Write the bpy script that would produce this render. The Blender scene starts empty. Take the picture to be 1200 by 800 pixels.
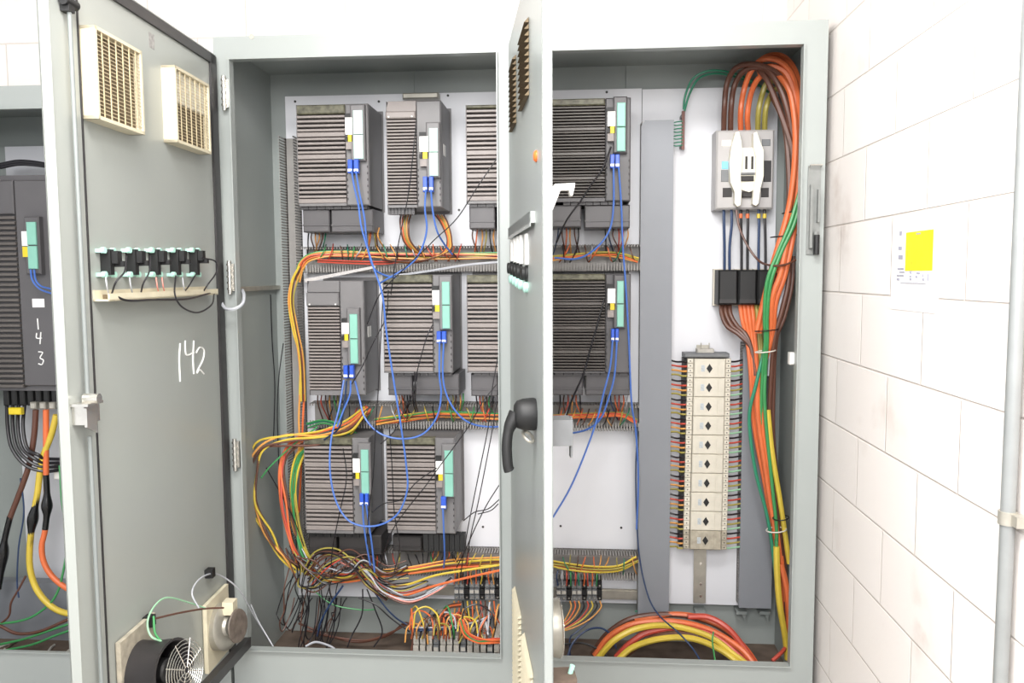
import bpy, bmesh, math, random
from mathutils import Vector, Matrix

random.seed(7)
COL = bpy.context.scene.collection
# ------------------------------------------------------------------ camera
F = 962.0
EYE = Vector((0.0, -2.67, 1.5))
RM = (Matrix.Rotation(math.radians(4.45), 3, 'Z') @ Matrix.Rotation(math.radians(90 - 4.65), 3, 'X')
      @ Matrix.Rotation(math.radians(-0.32), 3, 'Z'))
cd = bpy.data.cameras.new('camera'); cam = bpy.data.objects.new('camera', cd); COL.objects.link(cam)
cam.matrix_world = Matrix.Translation(EYE) @ RM.to_4x4()
cd.sensor_width = 36; cd.lens = F / 1200 * 36; cd.clip_start = 0.05
bpy.context.scene.camera = cam

def ray(px, py):
    return RM @ Vector(((px - 600) / F, (400 - py) / F, -1.0))
def P(px, py, y):
    d = ray(px, py); return EYE + d * ((y - EYE.y) / d.y)
def PX(px, py, x):
    d = ray(px, py); return EYE + d * ((x - EYE.x) / d.x)
def R(x0, y0, x1, y1, y):
    mx, my = (x0 + x1) / 2, (y0 + y1) / 2
    return P(x0, my, y).x, P(x1, my, y).x, P(mx, y1, y).z, P(mx, y0, y).z   # x0,x1,z0,z1

# --------------------------------------------------------------- materials
def lin(c):
    return tuple(((v / 255) / 12.92 if v / 255 <= .04045 else ((v / 255 + .055) / 1.055) ** 2.4) for v in c)
MATS = {}
def mat(name, rgb, rough=.5, metal=0., noise=.08, scale=12., bump=0., coat=0., emit=0.):
    if name in MATS: return MATS[name]
    m = bpy.data.materials.new(name); m.use_nodes = True
    nt = m.node_tree; b = nt.nodes['Principled BSDF']
    b.inputs['Roughness'].default_value = rough; b.inputs['Metallic'].default_value = metal
    b.inputs['Coat Weight'].default_value = coat; b.inputs['Coat Roughness'].default_value = .15
    c = lin(rgb)
    tc = nt.nodes.new('ShaderNodeTexCoord'); nz = nt.nodes.new('ShaderNodeTexNoise')
    nz.inputs['Scale'].default_value = scale; nz.inputs['Detail'].default_value = 4
    nt.links.new(tc.outputs['Object'], nz.inputs['Vector'])
    rp = nt.nodes.new('ShaderNodeValToRGB')
    rp.color_ramp.elements[0].position = .3; rp.color_ramp.elements[1].position = .7
    rp.color_ramp.elements[0].color = tuple(v * (1 - noise) for v in c) + (1,)
    rp.color_ramp.elements[1].color = tuple(min(1, v * (1 + noise)) for v in c) + (1,)
    nt.links.new(nz.outputs['Fac'], rp.inputs['Fac']); nt.links.new(rp.outputs['Color'], b.inputs['Base Color'])
    if bump:
        bp = nt.nodes.new('ShaderNodeBump'); bp.inputs['Strength'].default_value = bump; bp.inputs['Distance'].default_value = .002
        nt.links.new(nz.outputs['Fac'], bp.inputs['Height']); nt.links.new(bp.outputs['Normal'], b.inputs['Normal'])
    MATS[name] = m; return m

paint = mat('grey_enclosure_paint', (152, 157, 155), .32, 0, .03, 2.5)
paint_door = mat('grey_door_paint', (157, 161, 157), .3, 0, .03, 2.0)
inner = mat('grey_inner_paint', (150, 156, 154), .45, 0, .05, 3)
panelm = mat('white_panel_paint', (216, 217, 222), .45, 0, .02, 4)
zinc = mat('zinc_metal', (176, 172, 162), .4, .55, .1, 30)
steel = mat('bright_steel', (215, 212, 205), .25, .9, .08, 30)
dark = mat('dark_plastic', (44, 42, 43), .45, 0, .1, 20)
rubber = mat('black_rubber', (24, 24, 25), .55, 0, .1, 20)
fin = mat('drive_fin_plastic', (136, 128, 125), .45, 0, .04, 20)
fin_dark = mat('drive_fin_dark_plastic', (88, 83, 80), .42, 0, .05, 20)
bodym = mat('drive_body_plastic', (112, 110, 111), .45, 0, .05, 14)
body_dark = mat('drive_body_dark', (84, 82, 84), .45, 0, .05, 14)
slot = mat('drive_recess', (45, 42, 42), .6, 0, .05, 14)
teal = mat('teal_cover', (126, 180, 164), .4, 0, .03, 20)
teal_pale = mat('pale_teal_cover', (198, 224, 216), .4, 0, .03, 20)
white = mat('white_label', (240, 238, 234), .5, 0, .01, 20)
offw = mat('filter_cream_plastic', (212, 203, 178), .5, 0, .06, 25)
filt = mat('filter_mat', (104, 90, 70), .9, 0, .2, 60)
filt_white = mat('filter_mat_white', (232, 228, 215), .9, 0, .05, 60)
yel = mat('yellow_label', (214, 190, 40), .5, 0, .05, 20)
ductm = mat('duct_grey', (128, 131, 137), .45, 0, .03, 6)
duct_slot = mat('duct_slotted_grey', (142, 139, 136), .5, 0, .06, 20)
cream = mat('block_cream', (206, 200, 186), .45, 0, .06, 40)
cream_dirty = mat('block_cream_dirty', (168, 160, 144), .55, 0, .2, 50)
brk = mat('breaker_grey', (168, 165, 164), .45, 0, .03, 20)
brk_cream = mat('breaker_cream', (224, 220, 204), .4, 0, .04, 20)
cyan = mat('breaker_blue_sticker', (120, 190, 226), .4, 0, .02, 20)
green_p = mat('switch_green', (176, 222, 208), .4, 0, .1, 40)
term_g = mat('terminal_grey', (112, 114, 116), .5, 0, .06, 30)
term_w = mat('terminal_light', (178, 174, 166), .5, 0, .1, 30)
dirt = mat('dirt_brown', (98, 84, 74), .9, 0, .3, 14, .6)
tape = mat('electrical_tape', (20, 20, 22), .25, 0, .1, 30)
chalk = mat('chalk_white', (240, 240, 238), .9, 0, .02, 60)
copper = mat('copper_bar', (98, 56, 46), .5, .0, .1, 30)
tie_m = mat('cable_tie_black', (20, 18, 20), .5, 0, .05, 30)
tie_w = mat('cable_tie_white', (224, 220, 210), .5, 0, .05, 30)
WC = {
 'orange': mat('wire_orange', (214, 108, 62), .42, 0, .1, 9), 'amber': mat('wire_amber', (214, 152, 78), .42, 0, .1, 9),
 'yellow': mat('wire_yellow', (206, 180, 66), .42, 0, .12, 9), 'brown': mat('wire_brown', (94, 60, 48), .42, 0, .05, 20),
 'red': mat('wire_red', (190, 76, 60), .38, 0, .05, 20), 'green': mat('wire_green', (62, 140, 82), .38, 0, .05, 20),
 'teal green': mat('wire_teal_green', (44, 128, 98), .38, 0, .05, 20),
 'blue': mat('wire_blue', (72, 108, 182), .35, 0, .04, 20), 'dark blue': mat('wire_dark_blue', (38, 58, 92), .38, 0, .05, 20),
 'black': mat('wire_black', (32, 30, 34), .35, 0, .05, 20), 'olive': mat('wire_olive', (160, 148, 72), .4, 0, .05, 20),
 'grey': mat('wire_grey', (176, 178, 184), .4, 0, .05, 20), 'pink': mat('wire_pink', (214, 140, 130), .4, 0, .05, 20),
 'pale green': mat('wire_pale_green', (150, 196, 160), .4, 0, .05, 20),
}

# --------------------------------------------------------------- mesh build
class MB:
    def __init__(s): s.v = []; s.f = []
    def add(s, vs, fs):
        n = len(s.v); s.v += [Vector(v) for v in vs]; s.f += [tuple(i + n for i in f) for f in fs]; return s
    def box(s, lo, hi, M=None):
        x0, y0, z0 = lo; x1, y1, z1 = hi
        vs = [Vector(p) for p in ((x0,y0,z0),(x1,y0,z0),(x1,y1,z0),(x0,y1,z0),(x0,y0,z1),(x1,y0,z1),(x1,y1,z1),(x0,y1,z1))]
        if M: vs = [M @ v for v in vs]
        return s.add(vs, ((0,3,2,1),(4,5,6,7),(0,1,5,4),(1,2,6,5),(2,3,7,6),(3,0,4,7)))
    def cbox(s, lo, hi, c=.004, M=None):
        """box whose front (-y) edges are chamfered"""
        x0, y0, z0 = lo; x1, y1, z1 = hi
        c = min(c, (x1 - x0) * .4, (z1 - z0) * .4, abs(y1 - y0) * .6)
        vs = [(x0+c,y0,z0+c),(x1-c,y0,z0+c),(x1-c,y0,z1-c),(x0+c,y0,z1-c),
              (x0,y0+c,z0),(x1,y0+c,z0),(x1,y0+c,z1),(x0,y0+c,z1),(x0,y1,z0),(x1,y1,z0),(x1,y1,z1),(x0,y1,z1)]
        vs = [Vector(v) for v in vs]
        if M: vs = [M @ v for v in vs]
        fs = [(0,1,2,3)]
        for i in range(4):
            j = (i + 1) % 4
            fs.append((4+i, 4+j, j, i)); fs.append((8+i, 8+j, 4+j, 4+i))
        fs.append((11,10,9,8))
        return s.add(vs, fs)
    def prism(s, poly, y0, y1, M=None):
        """poly = [(x,z)...] extruded along y"""
        n = len(poly); vs = [Vector((x, y0, z)) for x, z in poly] + [Vector((x, y1, z)) for x, z in poly]
        if M: vs = [M @ v for v in vs]
        fs = [tuple(range(n)), tuple(range(2*n-1, n-1, -1))] + [(i, i+n, (i+1) % n + n, (i+1) % n) for i in range(n)]
        return s.add(vs, fs)
    def cyl(s, a, b, r, r2=None, n=20, caps=True):
        a = Vector(a); b = Vector(b); r2 = r if r2 is None else r2
        d = (b - a).normalized(); u = d.orthogonal().normalized(); w = d.cross(u)
        vs = []
        for c, rr in ((a, r), (b, r2)):
            for i in range(n):
                t = 2 * math.pi * i / n; vs.append(c + (u * math.cos(t) + w * math.sin(t)) * rr)
        fs = [(i, (i+1) % n, (i+1) % n + n, i + n) for i in range(n)]
        if caps: fs += [tuple(range(n-1, -1, -1)), tuple(range(n, 2*n))]
        return s.add(vs, fs)
    def lathe(s, a, d, prof, n=28):
        """prof = [(dist along d, radius)]"""
        a = Vector(a); d = Vector(d).normalized(); u = d.orthogonal().normalized(); w = d.cross(u)
        vs = []
        for h, r in prof:
            for i in range(n):
                t = 2*math.pi*i/n; vs.append(a + d*h + (u*math.cos(t) + w*math.sin(t))*max(r, 1e-4))
        fs = []
        for k in range(len(prof)-1):
            for i in range(n):
                fs.append((k*n+i, k*n+(i+1) % n, (k+1)*n+(i+1) % n, (k+1)*n+i))
        fs += [tuple(range(n-1, -1, -1)), tuple(range((len(prof)-1)*n, len(prof)*n))]
        return s.add(vs, fs)
    def tube(s, pts, r, n=7, closed=False):
        pts = [Vector(p) for p in pts]; m = len(pts); rs = r if isinstance(r, (list, tuple)) else [r]*m
        T = []
        for i in range(m):
            if closed: t = pts[(i+1) % m] - pts[i-1]
            else: t = pts[min(i+1, m-1)] - pts[max(i-1, 0)]
            T.append(t.normalized() if t.length > 1e-9 else Vector((0, 0, 1)))
        u = T[0].orthogonal().normalized(); vs = []
        for i in range(m):
            u = (u - T[i] * u.dot(T[i])); u = u.normalized() if u.length > 1e-6 else T[i].orthogonal().normalized()
            w = T[i].cross(u)
            for k in range(n):
                a = 2*math.pi*k/n; vs.append(pts[i] + (u*math.cos(a) + w*math.sin(a))*rs[i])
        fs = []
        for i in range(m if closed else m-1):
            j = (i+1) % m
            for k in range(n):
                fs.append((i*n+k, i*n+(k+1) % n, j*n+(k+1) % n, j*n+k))
        if not closed: fs += [tuple(range(n-1, -1, -1)), tuple(range((m-1)*n, m*n))]
        return s.add(vs, fs)
    def build(s, name, m, parent=None, smooth=False, label=None):
        if parent is None:
            lo = Vector([min(v[i] for v in s.v) for i in range(3)]); hi = Vector([max(v[i] for v in s.v) for i in range(3)])
            org = Vector(((lo.x+hi.x)/2, (lo.y+hi.y)/2, lo.z))
        else: org = Vector(parent['_o'])
        me = bpy.data.meshes.new(name); me.from_pydata([v - org for v in s.v], [], s.f)
        bm = bmesh.new(); bm.from_mesh(me); bmesh.ops.recalc_face_normals(bm, faces=bm.faces); bm.to_mesh(me); bm.free()
        me.materials.append(m)
        if smooth:
            me.polygons.foreach_set('use_smooth', [True]*len(me.polygons)); me.set_sharp_from_angle(angle=math.radians(42))
        o = bpy.data.objects.new(name, me); COL.objects.link(o)
        if parent is None: o.location = org
        else: o.parent = parent
        o['_o'] = tuple(org)
        if label: o['label'] = label
        return o

def thing(name, label, cat, loc, group=None):
    o = bpy.data.objects.new(name, None); COL.objects.link(o); o.location = loc; o.empty_display_size = .05
    o['_o'] = tuple(loc); o['label'] = label; o['category'] = cat
    if group: o['group'] = group
    return o
def tag(o, label, cat, group=None, kind=None):
    o['label'] = label; o['category'] = cat
    if group: o['group'] = group
    if kind: o['kind'] = kind
    return o
def struct(o, label=None):
    o['kind'] = 'structure'
    if label: o['label'] = label
    return o

def spline(pts, per=7):
    pts = [Vector(p) for p in pts]
    if len(pts) < 3: return [pts[0].lerp(pts[-1], i/per) for i in range(per+1)]
    out = []; q = [2*pts[0]-pts[1]] + pts + [2*pts[-1]-pts[-2]]
    for i in range(1, len(q)-2):
        a, b, c, d = q[i-1:i+3]
        for k in range(per):
            t = k/per
            out.append(.5*((2*b) + (c-a)*t + (2*a-5*b+4*c-d)*t*t + (3*b-a-3*c+d)*t**3))
    out.append(pts[-1]); return out
def pix(path, y=.3):
    return [P(p[0], p[1], p[2] if len(p) > 2 else y) for p in path]
ORD = ['first','second','third','fourth','fifth','sixth','seventh','eighth','ninth','tenth','eleventh','twelfth','thirteenth','fourteenth','fifteenth','sixteenth','seventeenth','eighteenth','nineteenth','twentieth']
def wire(color, path, r=.0035, label=None, group=None, name='wire', cat='wire', y=.3, per=7, n=6, world=False):
    pts = path if world else pix(path, y)
    o = MB().tube(spline(pts, per), r, n).build(name, WC[color], smooth=True)
    return tag(o, label, cat, group)
def bundle(cols, path, r, spread, label, group, name='wire', y=.3, jit=.4, cat='wire', per=6):
    """several wires running along one path; label has {c} and {o}"""
    base = pix(path, y)
    seen = {}
    for k, c in enumerate(cols):
        ox = (k / max(1, len(cols)-1) - .5) * 2 * spread
        oy = random.uniform(-spread, spread) * .7
        pts = []
        for i, b in enumerate(base):
            t = (base[min(i+1, len(base)-1)] - base[max(i-1, 0)]).normalized()
            side = Vector((-t.z, 0, t.x)); side = side.normalized() if side.length > .1 else Vector((0,0,1))
            j = spread * jit
            pts.append(b + side * (ox + random.uniform(-j, j)) + Vector((0, oy + random.uniform(-j, j), 0)))
        i = seen.get(c, 0); seen[c] = i + 1
        lab = label.format(c=c, o=ORD[i])
        wire(c, pts, r if not callable(r) else r(), lab, group, name, cat, per=per, world=True)

# ------------------------------------------------------------------- room
def wall_material(horizontal_axis, ox, oz, name, stains=()):
    m = bpy.data.materials.new(name); m.use_nodes = True; nt = m.node_tree; b = nt.nodes['Principled BSDF']
    b.inputs['Roughness'].default_value = .55
    geo = nt.nodes.new('ShaderNodeNewGeometry'); sp = nt.nodes.new('ShaderNodeSeparateXYZ'); cb = nt.nodes.new('ShaderNodeCombineXYZ')
    nt.links.new(geo.outputs['Position'], sp.inputs[0])
    ax = nt.nodes.new('ShaderNodeMath'); ax.operation = 'ADD'; ax.inputs[1].default_value = ox
    az = nt.nodes.new('ShaderNodeMath'); az.operation = 'ADD'; az.inputs[1].default_value = oz
    nt.links.new(sp.outputs[horizontal_axis], ax.inputs[0]); nt.links.new(sp.outputs['Z'], az.inputs[0])
    nt.links.new(ax.outputs[0], cb.inputs[0]); nt.links.new(az.outputs[0], cb.inputs[1])
    br = nt.nodes.new('ShaderNodeTexBrick'); nt.links.new(cb.outputs[0], br.inputs['Vector'])
    br.inputs['Scale'].default_value = 1; br.inputs['Brick Width'].default_value = .4064; br.inputs['Row Height'].default_value = .2032
    br.inputs['Mortar Size'].default_value = .004; br.inputs['Mortar Smooth'].default_value = .8; br.offset = .5
    br.inputs['Color1'].default_value = lin((238, 232, 228)) + (1,); br.inputs['Color2'].default_value = lin((234, 227, 223)) + (1,)
    br.inputs['Mortar'].default_value = lin((216, 207, 201)) + (1,)
    nz = nt.nodes.new('ShaderNodeTexNoise'); nz.inputs['Scale'].default_value = 55; nz.inputs['Detail'].default_value = 6
    nt.links.new(geo.outputs['Position'], nz.inputs['Vector'])
    # rubbed dirt marks
    nd = nt.nodes.new('ShaderNodeTexNoise'); nd.inputs['Scale'].default_value = 5; nd.inputs['Detail'].default_value = 5
    nt.links.new(geo.outputs['Position'], nd.inputs['Vector'])
    rp = nt.nodes.new('ShaderNodeValToRGB'); rp.color_ramp.elements[0].position = .6; rp.color_ramp.elements[1].position = .8
    rp.color_ramp.elements[0].color = (0,0,0,1); rp.color_ramp.elements[1].color = (.35,.35,.35,1)
    nt.links.new(nd.outputs['Fac'], rp.inputs['Fac'])
    mx = nt.nodes.new('ShaderNodeMixRGB'); mx.blend_type = 'MIX'; mx.inputs[2].default_value = lin((190, 172, 160)) + (1,)
    nt.links.new(rp.outputs['Color'], mx.inputs[0]); nt.links.new(br.outputs['Color'], mx.inputs[1])
    out = mx.outputs[0]
    for c_, rad in stains:
        vm = nt.nodes.new('ShaderNodeVectorMath'); vm.operation = 'SUBTRACT'; vm.inputs[1].default_value = c_
        nt.links.new(geo.outputs['Position'], vm.inputs[0])
        sc_ = nt.nodes.new('ShaderNodeVectorMath'); sc_.operation = 'DIVIDE'; sc_.inputs[1].default_value = rad; nt.links.new(vm.outputs[0], sc_.inputs[0])
        ln = nt.nodes.new('ShaderNodeVectorMath'); ln.operation = 'LENGTH'; nt.links.new(sc_.outputs[0], ln.inputs[0])
        mr = nt.nodes.new('ShaderNodeMapRange'); mr.inputs[1].default_value = 1; mr.inputs[2].default_value = 0; mr.inputs[3].default_value = 0; mr.inputs[4].default_value = .5
        nt.links.new(ln.outputs['Value'], mr.inputs[0])
        n2 = nt.nodes.new('ShaderNodeTexNoise'); n2.inputs['Scale'].default_value = 13; n2.inputs['Detail'].default_value = 6; nt.links.new(geo.outputs['Position'], n2.inputs['Vector'])
        r2 = nt.nodes.new('ShaderNodeMapRange'); r2.inputs[1].default_value = .38; r2.inputs[2].default_value = .72; nt.links.new(n2.outputs['Fac'], r2.inputs[0])
        ml = nt.nodes.new('ShaderNodeMath'); ml.operation = 'MULTIPLY'; nt.links.new(mr.outputs[0], ml.inputs[0]); nt.links.new(r2.outputs[0], ml.inputs[1])
        m2 = nt.nodes.new('ShaderNodeMixRGB'); m2.inputs[2].default_value = lin((150, 118, 100)) + (1,)
        nt.links.new(ml.outputs[0], m2.inputs[0]); nt.links.new(out, m2.inputs[1]); out = m2.outputs[0]
    nt.links.new(out, b.inputs['Base Color'])
    sub = nt.nodes.new('ShaderNodeMath'); sub.operation = 'MULTIPLY_ADD'; sub.inputs[1].default_value = -1.0
    mul = nt.nodes.new('ShaderNodeMath'); mul.operation = 'MULTIPLY'; mul.inputs[1].default_value = .2
    nt.links.new(nz.outputs['Fac'], mul.inputs[0]); nt.links.new(br.outputs['Fac'], sub.inputs[0]); nt.links.new(mul.outputs[0], sub.inputs[2])
    bp = nt.nodes.new('ShaderNodeBump'); bp.inputs['Strength'].default_value = .6; bp.inputs['Distance'].default_value = .004
    nt.links.new(sub.outputs[0], bp.inputs['Height']); nt.links.new(bp.outputs['Normal'], b.inputs['Normal'])
    return m
CAB_R = P(962, 400, 0).x
WX = CAB_R + .022
DEP = .5
BY = .62
zc = P(966, 342, 0).z
struct(MB().box((WX, -4, 0), (WX+.15, BY+.2, 3.0)).build('wall_right', wall_material('Y', .30, -zc + 20*.2032, 'white_block_right', [(tuple(PX(988, 270, WX)), (.2, .09, .16)), (tuple(PX(980, 225, WX)), (.2, .08, .12)), (tuple(PX(1078, 735, WX)), (.2, .07, .1))])), 'white painted concrete block wall on the right')
struct(MB().box((-4, BY, 0), (WX, BY+.15, 3.0)).build('wall_back', wall_material('X', .1, -zc + 20*.2032, 'white_block_back')), 'white painted concrete block wall behind the enclosures')
struct(MB().box((-4, -4, -.1), (WX+.15, BY+.15, 0)).build('floor', mat('floor_concrete', (176, 172, 166), .6, 0, .1, 3)), 'grey concrete floor')
struct(MB().box((-4, -4, 3.0), (WX+.15, BY+.15, 3.1)).build('ceiling', mat('ceiling_white', (225, 223, 218), .8, 0, .02, 3)), 'white ceiling')

# ------------------------------------------------- main two-bay enclosure
xl = P(281, 400, 0).x; xpl = P(584, 400, 0).x; xpr = P(603, 400, 0).x; xr = P(933, 400, 0).x
XL = P(262, 300, 0).x - .012; XR = CAB_R
zt = P(600, 62, 0).z; zs = P(600, 769, 0).z; ZT = P(780, 28, 0).z; ZB = .05
enc = thing('electrical_enclosure', 'large grey two-bay steel enclosure standing against the white block wall, both doors open', 'electrical cabinet', ((XL+XR)/2, 0, ZB))
th = .003
b = MB()
b.box((XL, 0, zt), (XR, th, ZT)); b.box((XL, 0, ZB), (XR, th, zs))
b.box((XL, 0, zs), (xl, th, zt)); b.box((xr, 0, zs), (XR, th, zt)); b.box((xpl, 0, zs), (xpr, th, zt))
def lip(x0, x1):       # turned-out rim round an opening
    for lo, hi in (((x0-.004, -.014, zs-.004), (x0, 0, zt+.004)), ((x1, -.014, zs-.004), (x1+.004, 0, zt+.004)),
                   ((x0, -.014, zt), (x1, 0, zt+.004)), ((x0, -.014, zs-.004), (x1, 0, zs))):
        b.box(lo, hi)
    for lo, hi in (((x0-.012, .003, zs-.01), (x0, .02, zt)), ((x1, .003, zs-.01), (x1+.012, .02, zt)),
                   ((x0, .003, zt), (x1, .02, zt+.012)), ((x0, .003, zs-.012), (x1, .02, zs))):
        b.box(lo, hi)
lip(xl, xpl); lip(xpr, xr)
b.build('front_frame', paint, enc)
b = MB()
b.box((XL, th, ZB), (XL+th, DEP, ZT)); b.box((XR-th, th, ZB), (XR, DEP, ZT))
b.box((XL, th, ZT-th), (XR, DEP, ZT)); b.box((XL, th, ZB), (XR, DEP, ZB+th))
b.box((XL, DEP, ZB), (XR, DEP+th, ZT))
for x in (P(735, 80, .5).x, P(484, 90, .5).x):
    b.box((x-.004, DEP-.006, ZT-.35), (x+.004, DEP, ZT-th))
b.build('housing', inner, enc)
zfl = P(820, 752, DEP).z
MB().box((XL+th, .02, ZB), (XR-th, DEP-.001, zfl)).build('inner_floor_pan', dirt, enc, label='brown dust-covered floor of the enclosure')
MB().box((XL, .02, 0), (XR, DEP-.02, ZB)).build('plinth', dark, enc)
# mounting panels
YP = .462
x0, x1, z0, z1 = R(342, 113, 750, 702, YP); z1 = P(600, 107, YP).z
lp = MB().box((x0, YP, z0), (x1, YP+.004, z1)).box((x0, YP+.004, z0), (x0+.02, YP+.03, z1)).box((x1-.02, YP+.004, z0), (x1, YP+.03, z1)).build('mounting_panel', panelm, enc)
x0b, x1b, z0b, z1b = R(751, 103, 906, 708, YP)
rp_ = MB().box((x1+.002, YP, z0b), (x1b, YP+.004, z1b)).box((x1b-.02, YP+.004, z0b), (x1b, YP+.03, z1b)).build('mounting_panel', panelm, enc)
bb = MB()
for px, py in ((346,119),(444,119),(525,112),(711,108),(538,246),(657,616),(728,618),(566,617),(655,520)):
    c = P(px, py, YP); bb.cyl(c, c + Vector((0, -.003, 0)), .0045, n=12)
bb.build('panel_screws', dark, lp)
# panel foot brackets under the right panel
for px in (820, 868, 895):
    q = MB(); c = P(px, 714, YP); q.box((c.x-.02, YP-.02, c.z-.012), (c.x+.02, DEP, c.z)); q.prism([(c.x+.016, c.z-.045), (c.x+.02, c.z-.012), (c.x, c.z-.012)], YP-.004, YP); q.build('panel_bracket', inner, enc)
# side rail across the left inner wall
c0 = P(285, 339, .06)
MB().box((XL+th, .04, c0.z-.008), (XL+.02, DEP, c0.z+.008)).build('side_rail', zinc, enc)
# hinges
for py in (110, 325, 532):
    h = MB(); c = P(264 + (py-110)*.03, py, -.01)
    h.cyl((c.x, -.02, c.z-.055), (c.x, -.02, c.z+.055), .007, n=12)
    for k in range(-2, 3):
        h.cyl((c.x, -.02, c.z+k*.02-.001), (c.x, -.02, c.z+k*.02+.006), .0095, n=12)
    h.box((c.x, -.016, c.z-.045), (c.x+.014, -.001, c.z+.045))
    h.build('hinge', steel, enc, True)
# hook screws on frame
for px, py, kk in ((928, 420, 'w'),):
    x0, x1, z0, z1 = R(925, 413, 934, 427, .03)
    MB().cbox((x0, .02, z0), (x1, .05, z1)).build('edge_clip', white, enc)
# latch keeper on the right frame stile
x0, x1, z0, z1 = R(946, 194, 961, 298, -.004)
k = MB(); k.box((x0, -.006, z0), (x1, -.001, z1)); 
k.box((x0+.005, -.022, z0+.02), (x0+.013, -.006, z1-.06)); k.box((x1-.012, -.026, z0+.1), (x1-.006, -.006, z1-.075))
k.cyl(((x0+x1)/2+.004, -.02, z0+.01), ((x0+x1)/2+.004, -.02, z0+.07), .008, n=12)
kp = k.build('latch_keeper', mat('keeper_grey', (132, 134, 132), .4, .3, .1, 30), enc)
MB().tube([(x0+.002,-.008,z1-.005),(x0+.002,-.024,z1),(x1-.002,-.024,z1),(x1-.002,-.008,z1-.005)], .0022).build('keeper_loop', steel, kp, True)
MB().cyl(((x0+x1)/2+.004, -.03, z0-.002), ((x0+x1)/2+.004, -.03, z0+.06), .009, n=12).build('keeper_spring', rubber, kp, True)

# ---- left door, hinge at left, swung out towards the viewer
HL = P(262, 330, -.022); HL.z = 0
UL = Vector((.045, -1, 0)).normalized(); NL = Vector((-UL.y, UL.x, 0))
ML = Matrix((( UL.x, NL.x, 0, HL.x), (UL.y, NL.y, 0, HL.y), (0, 0, 1, 0), (0, 0, 0, 1)))
def onplane(M, px, py, n=0.):
    d = ray(px, py); o = M.col[3].to_3d(); N = M.col[1].to_3d(); o = o + N*n
    p = EYE + d * ((o - EYE).dot(N) / d.dot(N)); q = M.inverted() @ p
    return q.x, q.z
DW = .925; DT = .026
dz1 = P(262, 69, -.022).z + .012; dz0 = zs - .02
door = MB(); 
door.box((0, -DT, dz0), (DW, -DT+.003, dz1), ML)                 # outer skin
door.box((0, -DT, dz0), (.003, 0, dz1), ML); door.box((DW-.003, -DT, dz0), (DW, 0, dz1), ML)
door.box((0, -DT, dz1-.003), (DW, 0, dz1), ML); door.box((0, -DT, dz0), (DW, 0, dz0+.003), ML)
ufold = onplane(ML, 103, 300)[0]
door.box((ufold, -.004, dz0), (DW-.003, -.001, dz1), ML)       # latch side return
door.box((.003, -.008, dz0+.003), (ufold, -.005, dz1-.003), ML)
d1 = door.build('door', paint_door, enc, label='left door standing open, seen from inside')
g = MB()
g.box((.002, -.005, dz0+.01), (.05, .002, dz1-.006), ML); g.box((.004, -.005, dz1-.034), (DW-.1, .002, dz1-.006), ML)
g.box((ufold-.004, -.006, dz0+.01), (ufold, .0025, dz1-.02), ML)
g.build('door_gasket', dark, d1)
# latch rod
ua, za = onplane(ML, 80, 9, .012); ub, zb = onplane(ML, 104, 470, .012)
ur = (ua+ub)/2
rod = MB(); rod.cyl(ML @ Vector((ua, .014, za)), ML @ Vector((ua, .014, zb-.0)), .005, n=14)
rod.cyl(ML @ Vector((ua, .014, zb-.08)), ML @ Vector((ua, .014, dz0+.05)), .005, n=14)
rod.build('latch_rod', mat('rod_grey', (122, 127, 126), .4, 0, .03, 5), d1, True)
MB().cyl(ML @ Vector((ua-.03, .012, za+.012)), ML @ Vector((ua+.02, .012, za+.012)), .011, n=14).box((ua-.012,.0,za-.01),(ua+.012,.02,za+.02), ML).build('rod_roller', rubber, d1, True)
u, z = onplane(ML, 103, 480, .02)
l = MB(); l.box((u-.035, 0, z-.03), (u+.03, .028, z+.012), ML); l.cyl(ML@Vector((u-.005, .01, z+.025)), ML@Vector((u-.005, .045, z+.025)), .012, n=12)
l.box((u-.03, -.0, z+.012), (u+.035, .04, z+.018), ML); l.prism([(u-.012, z-.055), (u+.03, z-.035), (u+.03, z+.008), (u-.012, z-.008)], .028, .034, ML)
l.build('latch', steel, d1)
# writing 142
def strokes(Mx, pts_list, r, name, parent, off=.0015, plane=None):
    m_ = MB()
    for pl in pts_list:
        w = [plane(px, py) for px, py in pl]
        m_.tube(spline(w, 4), r, 5)
    return m_.build(name, chalk, parent, True)
def LP(n): 
    def f(px, py):
        u, z = onplane(ML, px, py, n); return ML @ Vector((u, n, z))
    return f
strokes(ML, [[(211,402),(210,422),(211,447)], [(217,399),(217,410),(219,416),(227,413)], [(227,399),(226,420),(227,438)],
             [(230,413),(234,407),(239,410),(238,421),(232,433),(231,437),(234,433),(239,438)]], .0026, 'handwritten_number', d1, plane=LP(-.004))
u, z = onplane(ML, 178, 48, -.004)
MB().box((u-.016, -.005, z-.02), (u+.016, -.0045, z+.02), ML).build('rating_sticker', mat('sticker_grey', (150,148,146), .5, 0, .3, 120), d1)

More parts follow.
